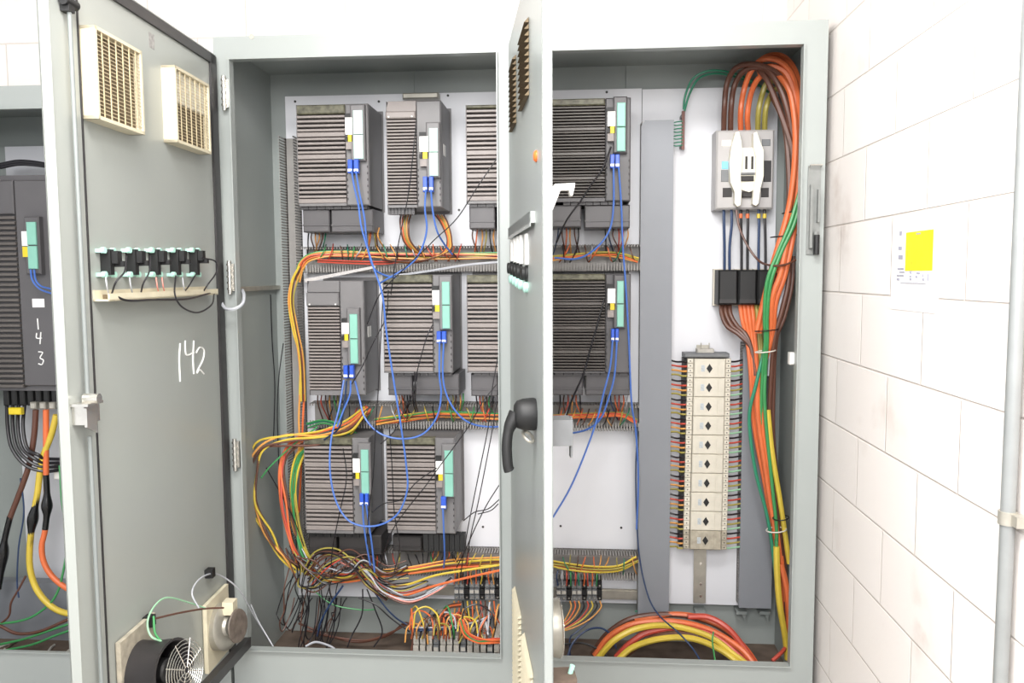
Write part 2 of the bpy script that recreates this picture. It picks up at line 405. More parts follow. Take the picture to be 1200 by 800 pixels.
# vents on left door (filter fan grilles) ---- things
def grille(corners, nplane, name, label, depth, whitefilter):
    (ax, ay), (bx, by), (cx, cy), (dx_, dy_) = corners   # near-top, far-top, far-bottom, near-bottom
    ua, zta = onplane(ML, ax, ay, depth); ub, _ = onplane(ML, bx, by, depth); _, zba = onplane(ML, dx_, dy_, depth)
    n0 = -.005
    t = thing(name, label, 'vent', ML @ Vector(((ua+ub)/2, n0, zba)), 'cream filter grilles on the left door')
    lo, hi = min(ua, ub), max(ua, ub); w = .008
    f = MB()
    for a, b_, c_, d_ in ((lo, lo+w, zba, zta), (hi-w, hi, zba, zta), (lo, hi, zba, zba+w), (lo, hi, zta-w, zta)):
        f.box((a, n0, c_), (b_, depth, d_), ML)
    f.build('grille_frame', offw, t)
    gr = MB(); nv = 6; nh = 24
    for i in range(1, nv+1):
        uu = lo + (hi-lo)*i/(nv+1); gr.box((uu-.0016, depth-.003, zba+w), (uu+.0016, depth-.001, zta-w), ML)
    for i in range(1, nh):
        zz = zba + (zta-zba)*i/nh; gr.box((lo+w, depth-.004, zz-.0008), (hi-w, depth-.003, zz+.0008), ML)
    gr.build('grille_bars', mat('grille_bar_dusty', (186, 172, 140), .6, 0, .15, 40), t)
    mid = (zba+zta)/2 + .01
    if whitefilter:
        MB().box((lo+w, n0, mid), (hi-w, depth-.012, zta-w), ML).build('filter_mat', filt_white, t, label='clean white upper part of the filter')
        MB().box((lo+w, n0, zba+w), (hi-w, depth-.02, mid), ML).build('filter_mat', filt, t)
    else:
        MB().box((lo+w, n0, zba+w), (hi-w, depth-.02, zta-w), ML).build('filter_mat', filt, t)
grille(((111,29),(166,55),(168,152),(113,138)), 0, 'filter_grille', 'cream filter grille nearer the door latch side, with brown dusty filter', .035, False)
grille(((205,76),(245,95),(248,176),(207,166)), 0, 'filter_grille', 'cream filter grille near the hinge with white upper filter half', .035, True)

# five selector switch backs
SW = [(131,'first'),(160,'second'),(186,'middle'),(210,'fourth'),(232,'last')]
swd = ['nearest the door latch', 'second from the door latch', 'middle of the five', 'second from the hinge', 'nearest the hinge']
for i, (px, _) in enumerate(SW):
    sc = [1.0,.97,.94,.92,.9][i]
    u, zt_ = onplane(ML, px, 292, .02); _, zb_ = onplane(ML, px, 322, .02)
    t = thing('selector_switch', 'back of black and green switch on the left door, ' + swd[i], 'switch', ML @ Vector((u, -.005, zb_)), 'push button switches on the left door')
    m_ = MB(); m_.box((u-.009, -.005, zb_), (u+.009, .02, zt_), ML); m_.box((u-.02, .006, zt_-.034), (u+.002, .034, zt_-.004), ML); m_.box((u-.026, .01, zt_-.042), (u-.012, .042, zt_-.028), ML)
    m_.build('switch_body', rubber, t)
    for zz in (zb_-.004, zt_-.008):
        m_ = MB(); m_.box((u-.026, -.005, zz), (u+.03, .010, zz+.009), ML)
        for s_ in (-1, 1): m_.cyl(ML@Vector((u+s_*.022, .006, zz+.005)), ML@Vector((u+s_*.022, .016, zz+.005)), .0075, n=10)
        m_.build('terminal_clamp', green_p, t)
# wiring tray under the switches
ua, za = onplane(ML, 121, 346, .02); ub, zb = onplane(ML, 250, 340, .02)
t = thing('wiring_tray', 'small cream wiring tray below the row of push button switches', 'wiring tray', ML @ Vector(((ua+ub)/2, -.005, za-.015)))
m_ = MB(); m_.box((ub, -.005, za-.014), (ua, -.001, za+.012), ML); m_.box((ub, -.005, za-.014), (ua, .035, za-.010), ML); m_.box((ub, .031, za-.014), (ua, .035, za+.004), ML)
m_.build('tray', offw, t)
m_ = MB()
for k in range(8):
    uu = ub + (ua-ub)*(k+.5)/8; m_.box((uu-.008, .0, za-.009), (uu+.006, .026, za+.001), ML)
m_.build('tray_dust', filt, t)
def lwire(color, path, r, label, group=None, n=.03):
    pts = []
    for p in path:
        off = p[2] if len(p) > 2 else n
        u, z = onplane(ML, p[0], p[1], off); pts.append(ML @ Vector((u, off, z)))
    return wire(color, pts, r, label, group, 'switch_lead', 'lead', world=True)
G = 'thin leads of the left door switches'
lwire('black', [(148,300,.05),(146,318,.06),(136,330,.05),(131,344,.03)], .0022, 'thin black lead hanging from the switch nearest the door latch', G)
lwire('black', [(176,300,.05),(175,318,.06),(168,332,.05),(165,344,.03)], .0022, 'thin black lead hanging from the second switch into the tray', G)
lwire('black', [(236,302,.05),(252,306,.06),(254,318,.06),(243,334,.05),(238,342,.03)], .0022, 'thin black lead looping out from the hinge-side switch', G)
lwire('black', [(229,322,.05),(222,334,.05),(216,342,.03)], .0022, 'short black lead between fourth and last switch', G)
lwire('black', [(206,323,.05),(205,345,.06),(214,360,.07),(232,366,.07),(248,357,.06),(251,343,.03)], .0025, 'black lead looping below the cream wiring tray', G)
lwire('black', [(134,346,.03),(150,352,.04),(180,351,.045),(220,350,.045),(250,342,.03)], .003, 'black lead lying along the cream wiring tray', G)
for i, (x, c) in enumerate(((124,'grey'),(152,'grey'),(183,'pink'),(190,'pink'),(214,'grey'))):
    lwire(c, [(x, 325,.02), (x+1, 334,.025), (x+3, 343,.02)], .0018, 'short %s lead dropping to the tray, %s of five from the latch side' % (c, ORD[i]), G)

# fans on left door
def fan_guard(m_, c, d, r, rings=5, spokes=4):
    u = d.orthogonal().normalized(); w = d.cross(u)
    for k in range(1, rings+1):
        rr = r*k/rings*.96
        m_.tube([c + (u*math.cos(a*math.pi/12) + w*math.sin(a*math.pi/12))*rr + d*.004*(1-k/rings) for a in range(24)], .0011, 5, True)
    for s_ in range(spokes*2):
        a = s_*math.pi/spokes+.3
        m_.tube([c + (u*math.cos(a)+w*math.sin(a))*r*.1 + d*.004, c + (u*math.cos(a)+w*math.sin(a))*r], .0014, 5)
def door_fan(px, py, r, h, label, kind):
    off = .012 + h; TL = math.radians(11)
    u, z = onplane(ML, px, py, off); c1 = ML @ Vector((u, off, z)); D = (ML.to_3x3() @ Vector((math.sin(TL), math.cos(TL), .12))).normalized()
    c0 = c1 - D*(off+.03); u = (ML.inverted() @ c0).x
    t = thing('cooling_fan', label, 'fan', c0 - Vector((0,0,r)), 'cooling fans on the left door')
    m_ = MB(); hh = 1.25 if kind == 'black' else 1.65; m_.cbox((u-r*1.18, -.004, z-r*hh), (u+r*1.18, .012, z+r*1.25), M=ML); m_.build('mounting_plate', cream_dirty if kind == 'black' else offw, t)
    m_ = MB()
    if kind == 'black':
        n = 32
        m_.lathe(c0 + D*.016, D, [(0, r*1.02), (.004, r), (h*.5, r*.94), (h-.006, r), (h-.002, r*1.02), (h-.002, r*.93), (.01, r*.9)], n)
        m_.build('fan_housing', dark, t, True)
        m2 = MB(); m2.lathe(c0 + D*.03, D, [(0, r*.4), (h-.035, r*.4), (h-.03, r*.34)], 20)
        m2.build('fan_hub', rubber, t, True)
        m3 = MB(); U_ = D.orthogonal().normalized(); W_ = D.cross(U_)
        for k in range(7):
            a = k*2*math.pi/7; e = (U_*math.cos(a)+W_*math.sin(a)); e2 = (U_*math.cos(a+.6)+W_*math.sin(a+.6)); q = c0 + D*(h*.55)
            for dd in (0,):
                m3.add([q+e*r*.38, q+e*r*.88, q+e2*r*.88+D*.025, q+e2*r*.38+D*.025, q+e*r*.38+D*.003, q+e*r*.88+D*.003, q+e2*r*.88+D*.028, q+e2*r*.38+D*.028],
                       [(0,1,2,3),(7,6,5,4),(0,4,5,1),(1,5,6,2),(2,6,7,3),(3,7,4,0)])
        m3.build('fan_blades', rubber, t)
        m4 = MB(); fan_guard(m4, c1 + D*.003, D, r, 8, 4); m4.build('finger_guard', steel, t, True)
    else:
        m_.lathe(c0 + D*.016, D, [(0, r*1.0), (.004, r*1.02), (h*.3, r*.97), (h*.75, r*.97), (h-.008, r*.99), (h-.004, r*.93), (h-.003, r*.45), (h+.006, r*.4)], 32)
        m_.build('motor_housing', zinc, t, True)
        m2 = MB(); m2.box((u-r*.1, off-.04, z+r*.5), (u+r*.4, off-.005, z+r*1.05), ML); m2.build('terminal_box', offw, t)
        m4 = MB(); m4.lathe(c1 + D*.004, D, [(0, r*.7), (.004, r*.68), (.006, r*.5)], 28); m4.build('motor_cap', mat('rusty_cap', (112, 102, 94), .5, .3, .35, 40), t, True)
door_fan(216, 785, .078, .13, 'black round cooling fan with wire guard at the bottom of the door', 'black')
door_fan(277, 733, .076, .065, 'silver round cooling fan with rusty motor near the door hinge', 'silver')
# long white filter housing box behind the silver fan
u, z = onplane(ML, 243, 712, .02)
# fan leads
G = 'fan leads on the left door'
lwire('pale green', [(191,752,.08),(177,745,.06),(173,728,.03),(181,710,.02),(196,700,.02),(222,706,.03),(240,712,.05)], .0025, 'pale green lead running from the black fan up the door', G)
lwire('green', [(180,722,.03),(182,742,.05),(192,754,.08)], .003, 'green lead bent down into the top of the black fan', G)
lwire('grey', [(233,712,.05),(225,695,.03),(232,680,.02),(247,672,.015),(262,676,.02),(281,692,.05),(300,725,.06),(318,755,.07)], .0025, 'pale grey lead arching above the silver fan and across the sill', G)
lwire('brown', [(180,725,.03),(210,718,.04),(240,713,.05),(262,712,.08)], .0028, 'brown lead stretched between the two fans', G)
o = MB(); 
for px, py in ((176, 727), (247, 671)):
    u, z = onplane(ML, px, py, .012); o = MB(); o.cbox((u-.012, -.005, z-.014), (u+.012, .022, z+.014), M=ML)
    tag(o.build('cable_clip', rubber), 'small black adhesive cable clip %s' % ('left of the black fan' if px == 176 else 'above the silver fan'), 'cable clip', 'adhesive cable clips on the left door')
# door stay bar at the bottom
u0, z0 = onplane(ML, 238, 800, .10); 
a = ML @ Vector((u0+.02, .10, z0-.02)); u1, z1 = onplane(ML, 290, 752, .05); c = ML @ Vector((u1, .05, z1))
dv = (c-a).normalized(); up = Vector((0,0,1)).cross(dv).normalized()
m_ = MB(); w_ = dv.cross(up)
vs = []
for q in (a, c):
    for s1, s2 in ((-1,-1),(1,-1),(1,1),(-1,1)): vs.append(q + up*.012*s1 + w_*.016*s2)
m_.add(vs, [(0,1,2,3),(7,6,5,4),(0,4,5,1),(1,5,6,2),(2,6,7,3),(3,7,4,0)])
tag(m_.build('door_stay', dark), 'black diagonal bar between the door bottom and the frame corner, beside the fans', 'bar')
# cable loop crossing the left hinge stile
wire('grey', [P(258,352,-.03), P(264,361,-.06), P(274,362,-.07), P(284,356,-.05), P(286,346,-.0), P(284,340,.05)], .0055, 'thick light grey cable looping round the left frame edge', world=True)

# ---- centre door (right bay), swung out towards the viewer, outer side to the left
A = P(597.5, 330, -.02); B0 = EYE + ray(635.5, 330) * ((1.725) / ray(635.5, 330).y)
UC = Vector((B0.x-A.x, B0.y-A.y, 0)); CW = UC.length; UC.normalize(); NC = Vector((-UC.y, UC.x, 0))
MC = Matrix(((UC.x, NC.x, 0, A.x), (UC.y, NC.y, 0, A.y), (0, 0, 1, 0), (0, 0, 0, 1)))
CT = .022; cz0, cz1 = zs-.02, zt+.02
m_ = MB(); m_.box((0, 0, cz0), (CW, .003, cz1), MC); m_.box((CW-.003, .0, cz0), (CW, CT, cz1), MC); m_.box((0, 0, cz0), (.003, CT, cz1), MC)
m_.box((0, 0, cz1-.003), (CW, CT, cz1), MC); m_.box((0, 0, cz0), (CW, CT, cz0+.003), MC); m_.box((CW-.08, CT-.003, cz0), (CW, CT, cz1), MC); m_.box((.0, CT-.003, cz0), (.03, CT, cz1), MC)
d2 = m_.build('door', paint, enc, label='door of the right bay standing open, seen nearly edge-on')
MB().box((CW-.1, CT-.001, cz0+.02), (CW-.09, CT+.004, cz1-.02), MC).build('door_gasket', dark, d2)
def onC(px, py, n=0.): return onplane(MC, px, py, n)
def CP(px, py, n):
    u, z = onC(px, py, n); return MC @ Vector((u, n, z))
# louvered vents on the outer side
def louver(pxa, pxb, ta, tb, ba, bb, name, label):
    ua, zta = onC(pxa, ta); ub, ztb = onC(pxb, tb); _, zba = onC(pxa, ba); _, zbb = onC(pxb, bb)
    z1 = (zta+ztb)/2; z0 = (zba+zbb)/2
    if ub < ua: ua, ub = ub, ua
    t = MB()
    n = max(6, int((z1-z0)/.016))
    for i in range(n):
        zz = z0+.01 + (z1-z0-.02)*i/n
        t.add([MC@Vector(p) for p in ((ua,-.001,zz+.012),(ub,-.001,zz+.012),(ub,-.012,zz),(ua,-.012,zz),(ua,-.001,zz),(ub,-.001,zz))], [(0,1,2,3),(3,2,5,4),(0,3,4),(1,5,2)])
    o = t.build(name, label, d2); return o
louver(600, 605, 72, 62, 157, 152, 'louver', filt)
louver(611.5, 620, 42, 12, 132, 122, 'louver', filt)
louver(604, 611, 690, 705, 860, 900, 'louver', offw)
louver(615, 625, 748, 768, 960, 1000, 'louver', offw)
# lever handle
uh, zh = onC(628, 485); h0 = MC @ Vector((uh, 0, zh)); h1 = MC @ Vector((uh, -.048, zh))
hd = MB().lathe(h0, h1-h0, [(0, .036), (.006, .038), (.03, .036), (.044, .031), (.05, .022)], 28).build('lever_handle', rubber, d2, True, 'black swing lever handle')
pts = [h1 + Vector((.004, 0, .0)), MC@Vector((uh+.008, -.062, zh-.03)), MC@Vector((uh+.012, -.068, zh-.07)), MC@Vector((uh+.014, -.066, zh-.115)), MC@Vector((uh+.014, -.062, zh-.128))]
pts = spline(pts, 5); MB().tube(pts, [.02 - .008*min(1, i/6) for i in range(len(pts)-3)] + [.0125, .0125, .009], 12).build('lever_grip', rubber, hd, True)
c = MC @ Vector((uh, -.018, zh-.052)); MB().tube([c + MC.to_3x3()@Vector((.02*math.sin(a*math.pi/8), -.012*math.cos(a*math.pi/8), .010*math.cos(a*math.pi/8+.8))) for a in range(16)], .0035, 7, True).build('padlock_eye', zinc, hd, True)
# inner side latch box + bracket (peeking past the door edge)
uq = CW-.10
def cpx(px, py, u):        # depth n at which a pixel column meets station u
    d = ray(px, py); o = MC @ Vector((u, 0, 0)); UU = UC
    t = (o-EYE).dot(UU) / d.dot(UU); q = MC.inverted() @ (EYE + d*t); return q.y, q.z
n1, z1 = cpx(671, 489, uq); _, z0 = cpx(671, 519, uq); _, z00 = cpx(671, 535, uq); n0_ = CT
lb = MB().cbox((uq-.03, CT, z0), (uq+.03, n1-.004, z1), M=MC).box((uq-.012, n1-.006, z00), (uq+.012, n1-.002, z1+.002), MC).build('latch_box', term_g, d2)
uq = CW-.16
n1, z1 = cpx(673, 216, uq); _, z0 = cpx(673, 230, uq); na, za = cpx(650, 238, uq)
MB().prism([(na-.035, za-.05), (na-.03, za+.01), (na+.0, z1+.0), (n1, z1+.002), (n1-.002, z1-.012), (n1-.006, z0), (n1-.011, z0+.002), (n1-.013, z1-.014), (na+.012, z1-.014), (na+.002, za+.003), (na-.02, za-.05)], -.012, .012,
           MC @ Matrix(((0,-1,0,uq),(1,0,0,0),(0,0,1,0),(0,0,0,1)))).build('rod_bracket', white, d2)
# lower fan on the inner side of the centre door
uq = .55; n1, zf = cpx(656, 735, uq)
c0 = MC @ Vector((uq, .003, zf)); D = NC
t = thing('cooling_fan', 'grey fan on the inside of the edge-on door, near its foot', 'fan', c0 - Vector((0,0,.08)), None)
MB().lathe(c0, D, [(0, .078), (.01, .08), (n1-.02, .074), (n1-.006, .078), (n1-.003, .07), (n1-.003, .02)], 28).build('fan_housing', zinc, t, True)
m4 = MB(); fan_guard(m4, c0 + D*(n1-.001), D, .074); m4.build('finger_guard', steel, t, True)
uq = CW-.08; n1, zq = cpx(674, 790, uq)
t = thing('cable_socket', 'dusty brown and grey connector beside the foot of the edge-on door', 'connector', MC @ Vector((uq, CT, zq-.03)))
MB().cbox((uq-.03, CT, zq-.03), (uq+.03, n1, zq+.004), M=MC).build('connector_body', dirt, t)
MB().cyl(MC@Vector((uq, n1-.012, zq+.0)), MC@Vector((uq, n1-.006, zq+.022)), .006, n=10).build('connector_pin', green_p, t, True)
# push buttons on the outer side
cu0, cz = onC(596+15, 290)
PB = [(600.5,'farthest'), (604,'second'), (607.5,'third'), (611.5,'fourth'), (618,'nearest')]
for i, (px, w_) in enumerate(PB):
    u, zt_ = onC(px, 280 - i*1.5, -.0); _, zb_ = onC(px, 308 + i*1.2)
    t = thing('push_button', 'black push button with tall white plate on the edge-on door, %s from viewer' % w_, 'push button', MC @ Vector((u, 0, zb_-.03)), 'push buttons on the edge-on door')
    MB().box((u-.02, -.006, zb_+.006), (u+.02, 0, zt_), MC).build('legend_plate', white, t)
    MB().lathe(MC@Vector((u, 0, zb_-.016)), -NC, [(0, .02), (.006, .02), (.008, .017), (.015, .017), (.017, .013)], 18).build('button_head', rubber, t, True)
    MB().lathe(MC@Vector((u, 0, zb_-.05)), -NC, [(0, .014), (.008, .014), (.012, .009)], 14).build('indicator_lens', green_p, t, True)
u0, z0 = onC(600, 279); u1, z1 = onC(627, 258)
m_ = MB().box((u0, -.012, z0+.004), (u1, 0, z0+.03), MC).box((u0, -.012, z0-.004), (u1, -.010, z0+.03), MC)
tag(m_.build('button_hood', paint), 'slim pale hood above the push buttons on the edge-on door', 'hood')
c = CP(629, 183, -.0); tag(MB().lathe(c, -NC, [(0, .013), (.003, .013), (.007, .009), (.008, .003)], 16).build('indicator_lamp', mat('lamp_orange', (226, 110, 50), .3), None, True), 'small orange indicator lamp on the edge-on door', 'indicator lamp')

# ------------------------------------------------------------ wiring ducts
def comb(m_, horiz, a0, a1, pos, yf, yb, pitch=.0105, fw=.0052, t=.0025, lip=0):
    n = max(2, int((a1-a0)/pitch))
    for i in range(n):
        a = a0 + (i+.5)*(a1-a0)/n
        if horiz:
            m_.box((a-fw/2, yf, pos-t/2), (a+fw/2, yb, pos+t/2))
            if lip: m_.box((a-fw/2, yf, min(pos, pos+lip)), (a+fw/2, yf+.002, max(pos, pos+lip)))
        else: m_.box((pos-t/2, yf, a-fw/2), (pos+t/2, yb, a+fw/2))
    if horiz: m_.box((a0, yb-.018, pos-t/2), (a1, yb, pos+t/2))
    else: m_.box((pos-t/2, yb-.018, a0), (pos+t/2, yb, a1))
def hduct(x0, y0, x1, y1, label, yf=.385):
    a, b_, z0, z1 = R(x0, y0, x1, y1, yf)
    t = thing('wiring_duct', label, 'wiring duct', ((a+b_)/2, YP, z0), 'slotted grey wiring ducts')
    MB().box((a, YP-.003, z0), (b_, YP-.0005, z1)).build('duct_base', duct_slot, t)
    for z in (z0, z1):
        m_ = MB(); comb(m_, True, a, b_, z, yf, YP-.003, lip=.03 if z == z0 else -.008); m_.build('duct_comb', duct_slot, t)
def vduct(x0, y0, x1, y1, label, yf=.385, lid=False, m=None):
    a, b_, z0, z1 = R(x0, y0, x1, y1, yf)
    t = thing('wiring_duct', label, 'wiring duct', ((a+b_)/2, YP, z0), None if lid else 'slotted grey wiring ducts')
    MB().box((a, YP-.003, z0), (b_, YP-.0005, z1)).build('duct_base', duct_slot, t)
    for x in (a+.0015, b_-.0015):
        m_ = MB(); comb(m_, False, z0, z1, x, yf, YP-.003); m_.build('duct_comb', duct_slot, t)
    if lid:
        c = .006
        MB().prism([(a-.002, z0), (b_+.002, z0), (b_+.002, z1), (a+.012, z1), (a-.002, z1-.02)], yf-.004, yf).box((a-.002, yf, z0), (a-.0005, yf+.012, z1-.02)).box((b_+.0005, yf, z0), (b_+.002, yf+.012, z1)).build('duct_cover', m or ductm, t)
vduct(333, 158, 350, 664, 'slotted vertical wiring duct along the left edge of the panel', .38)
hduct(352, 288, 752, 318, 'horizontal slotted duct between top and middle row of drives')
hduct(362, 474, 750, 503, 'horizontal slotted duct between middle and bottom row of drives')
hduct(398, 648, 750, 676, 'horizontal slotted duct below the bottom row of drives')
vduct(750, 141, 786, 722, 'tall vertical duct with smooth grey cover, left of the circuit breaker', .385, True)
vduct(869, 402, 906, 712, 'vertical duct with smooth grey cover behind the thick cables, right of the distribution blocks', .395, True)
# strip of sagging cover leaning on duct 1
tag(MB().add([P(358,331,.37), P(440,314,.36), P(440,311,.36), P(356,327,.37), P(358,331,.373), P(440,314,.363), P(440,311,.363), P(356,327,.373)], [(0,1,2,3),(7,6,5,4),(0,4,5,1),(2,6,7,3),(1,5,6,2),(3,7,4,0)]).build('duct_cover_strip', mat('clear_cover_grey', (190,186,184), .4, 0, .05, 20)), 'loose pale cover strip lying under the upper horizontal duct', 'cover strip')
# white cover plate below D1..: nothing

# ------------------------------------------------------------------ drives
def fins(x0, x1, z0, z1, yb, yf, n, group=0, fill=.58):
    m_ = MB(); H = (z1-z0)/n
    for i in range(n):
        f_ = fill
        if group and i % group == group-1: f_ = 1.0
        zc_ = z1 - (i+.5)*H
        c = .0016; h = H*f_/2
        m_.cbox((x0, yf, zc_-h), (x1, yb, zc_+h), .0018)
    return m_
def drive(kind, L, label, group, dark_=False, pale=False):
    """L: dict of pixel rectangles on the front face"""
    yf = .25
    bx0, bx1, bz0, bz1 = R(*L['body'], yf)
    t = thing('motor_drive', label, 'motor drive', ((bx0+bx1)/2, YP, bz0), group)
    bm_ = body_dark if dark_ else bodym
    fx0, fx1, fz0, fz1 = R(*L['fins'], yf)
    m_ = MB(); m_.box((bx0+.002, yf+.036, bz0), (bx1, YP-.004, bz1)); m_.box((bx0, yf+.002, bz0), (bx0+.0025, yf+.04, bz1)); m_.box((bx0, yf+.002, bz0), (fx1, yf+.04, fz0)); m_.cbox((fx1+.001, yf, bz0), (bx1, yf+.04, bz1))
    m_.box((bx0-.004, YP-.006, bz0-.01), (bx1+.006, YP-.001, bz1+.012))
    bd = m_.build('drive_body', bm_, t)
    # ventilation slots in the top part and hole pattern on the strip
    s_ = MB(); 
    for i in range(6):
        zz = bz0 + (fz1-bz0)*(.06+.07*i); s_.box((bx1-.007, yf-.0008, zz), (bx1-.003, yf+.002, zz+.008)); s_.box((fx1+.004, yf-.0008, zz), (fx1+.008, yf+.002, zz+.008))
    s_.build('vent_slots', slot, bd)
    fm = fin_dark if dark_ else fin
    if kind == 'wide':
        fins(bx0+.0025, fx1, fz0, fz1, yf+.035, yf-.002, 20 if not dark_ else 30, 5 if not dark_ else 8, .55).build('fin_cover', fm, t)
        MB().cbox((bx0, yf+.002, fz1+.002), (fx1, yf+.036, bz1)).build('rating_strip', mat('rating_strip', (92, 90, 74), .5, 0, .45, 60), t)
    else:
        m_ = fins(bx0+.0025, fx1, fz0, fz1, yf+.035, yf-.006, 26, 0, .58)
        m_.build('fin_cover', fm, t)
        zp = P(600, L['plate'], yf).z
        m_ = MB(); m_.cbox((bx0, yf-.01, fz1+.002), (fx1, yf+.02, zp)); m_.prism([(bx0+.008, bz1), (bx0, zp+.002), (fx1, zp+.002), (fx1, bz1)], yf+.002, yf+.03)
        pt = m_.build('top_plate', bodym if 'darkplate' in L else fin, t)
        m_ = MB()
        for x in (bx0+.012, fx1-.012): m_.cyl((x, yf-.0115, fz1+.008), (x, yf-.0095, fz1+.008), .0028, n=10)
        m_.build('plate_screws', white, pt)
    # control unit
    cx0, cx1, cz0, cz1 = R(*L['teal'], yf-.03)
    cu = MB().cbox((cx0-.012, yf-.024, cz0-.006), (cx1+.006, yf+.002, cz1+.022)).build('control_unit', bm_, t)
    tm = teal_pale if pale else teal
    zm = (cz0+cz1)/2
    for a, b_ in ((cz0, zm-.0015), (zm+.0015, cz1)):
        MB().cbox((cx0, yf-.031, a), (cx1, yf-.022, b_), .002).build('control_cover', tm, cu)
    wx0, wx1, wz0, wz1 = R(*L['white'], yf-.02)
    MB().box((wx0, yf-.026, wz0), (wx1, yf-.002, wz1)).build('label_plate', white, t)
    MB().box((wx0, yf-.022, wz0-.05), (wx1, yf-.002, wz0-.022)).build('memory_card_slot', fin, t)
    MB().box((wx0+(wx1-wx0)*.35, yf-.024, wz0-.024), (wx1, yf-.002, wz0-.001)).build('warning_label', yel, t)
    MB().box((wx0-.002, yf-.02, wz1), (wx1-.004, yf-.0, wz1+.016)).build('connector', rubber, t); MB().box((wx0-.001, yf-.03, wz0-.022), (wx0+(wx1-wx0)*.33, yf-.002, wz0-.008)).build('connector', rubber, t)
    if kind == 'narrow':
        s0 = P(wx_px(L)+22, 150, yf)
        # white side sticker
        zz = (cz0+cz1)/2+.02
        MB().box((bx1-.0005, yf+.05, zz-.02), (bx1+.001, yf+.1, zz+.02)).build('side_sticker', white, t)
    # lower terminal covers
    for r_ in L.get('lower', []):
        x0, x1, z0, z1 = R(*r_, yf+.03)
        m_ = MB(); m_.cbox((x0, yf+.03, z0), (x1, YP-.01, z1)); m_.box((x0, yf+.026, z0+(z1-z0)*.28), (x1, yf+.032, z0+(z1-z0)*.34)); m_.build('terminal_cover', body_dark if not L.get('termdark') else slot, t)
    if L.get('term'):
        x0, x1, z0, z1 = R(*L['term'], yf+.02)
        m_ = MB(); n = 8
        for i in range(n):
            a = x0+(x1-x0)*i/n; w_ = (x1-x0)/n; m_.box((a+.001, yf+.02, z0), (a+w_-.001, yf+.06, z1)); m_.cyl((a+w_/2, yf+.018, z0+.008), (a+w_/2, yf+.022, z0+.008), .003, n=8)
        m_.build('terminal_row', body_dark if not L.get('termdark') else rubber, t)
    return t
def wx_px(L): return L['white'][0]
def wideL(x, y, w=82, h=122, fx=58, cover=True, labx=58):
    return dict(body=(x, y, x+w, y+h), fins=(x, y+12, x+fx, y+h-3), white=(x+labx, y+22, x+labx+8, y+42), teal=(x+67, y+11, x+78, y+66),
                lower=[(x+6, y+h+2, x+36, y+h+27), (x+38, y+h+2, x+w+4, y+h+27)] if cover else [], term=(x+4, y+h-2, x+w-2, y+h+4))
gd = 'finned motor drives in the two-bay enclosure'
L1 = wideL(348, 122, 84, 119); L1['white'] = (405,138,413,158); L1['teal'] = (414,129,425,186); L1['fins'] = (348,134,405,238)
L1['lower'] = [(355,245,386,272), (388,245,437,272)]
drive('wide', L1, 'wide grey finned drive in the top left corner of the panel', gd, pale=True)
L2 = dict(body=(453,118,517,243), fins=(453,140,488,240), plate=128, white=(492,160,502,178), teal=(503,150,513,206), lower=[], term=(454,241,486,251))
drive('narrow', L2, 'narrow grey finned drive in the top row, second from the left', gd, pale=True)
L3 = wideL(546, 122, 84, 116); L3['fins'] = (546,127,604,235); L3['lower'] = [(550,240,580,268), (583,240,630,268)]
drive('wide', L3, 'wide finned drive in the top row, partly hidden behind the centre post', gd)
L4 = dict(body=(646,115,739,236), fins=(646,124,709,232), white=(712,131,721,148), teal=(723,120,733,177), lower=[(646,240,681,266), (685,240,738,267)], term=(660,234,730,240))
drive('wide', L4, 'wide dark finned drive at the top right, just right of the edge-on door', gd, True)
L5 = dict(body=(361,329,427,463), fins=(362,359,399,457), plate=342, white=(401,378,409,391), teal=(410,368,419,426), lower=[], term=(364,457,396,463), darkplate=1)
drive('narrow', L5, 'narrow dark finned drive at the left of the middle row', gd)
L6 = dict(body=(449,322,530,437), fins=(449,332,507,435), white=(507,340,515,357), teal=(518,330,527,385), lower=[(455,438,483,463), (486,438,538,463)], term=(455,435,530,440))
drive('wide', L6, 'wide finned drive in the middle row, second from the left', gd)
L7 = dict(body=(547,322,632,437), fins=(547,332,606,435), white=(607,340,615,357), teal=(618,330,627,385), lower=[(552,438,583,464), (586,438,634,464)], term=(555,435,630,440))
drive('wide', L7, 'wide finned drive in the middle row, partly hidden behind the centre post', gd)
L8 = dict(body=(646,321,739,437), fins=(646,329,709,435), white=(712,338,721,355), teal=(723,329,731,383), lower=[(646,438,683,463), (686,438,738,463)], term=(650,435,736,440))
drive('wide', L8, 'wide dark finned drive at the right end of the middle row', gd, True)
L9 = dict(body=(357,513,433,625), fins=(357,522,413,621), white=(414,537,422,553), teal=(423,527,432,579), lower=[(362,627,394,650), (397,627,447,650)], term=(362,624,430,629), termdark=1)
drive('wide', L9, 'wide finned drive at the left of the bottom row', gd)
L10 = dict(body=(453,513,533,625), fins=(453,522,510,621), white=(511,540,519,555), teal=(521,528,531,582), lower=[(460,628,494,646)], term=(496,626,545,646), termdark=1)
drive('wide', L10, 'wide finned drive at the right of the bottom row', gd)
# bracket above narrow drive 2
x0, x1, z0, z1 = R(472, 109, 514, 116, .43)
tag(MB().cbox((x0, .42, z0), (x1, YP-.001, z1)).build('mounting_bracket', zinc), 'small metal bracket above the narrow drive in the top row', 'bracket')

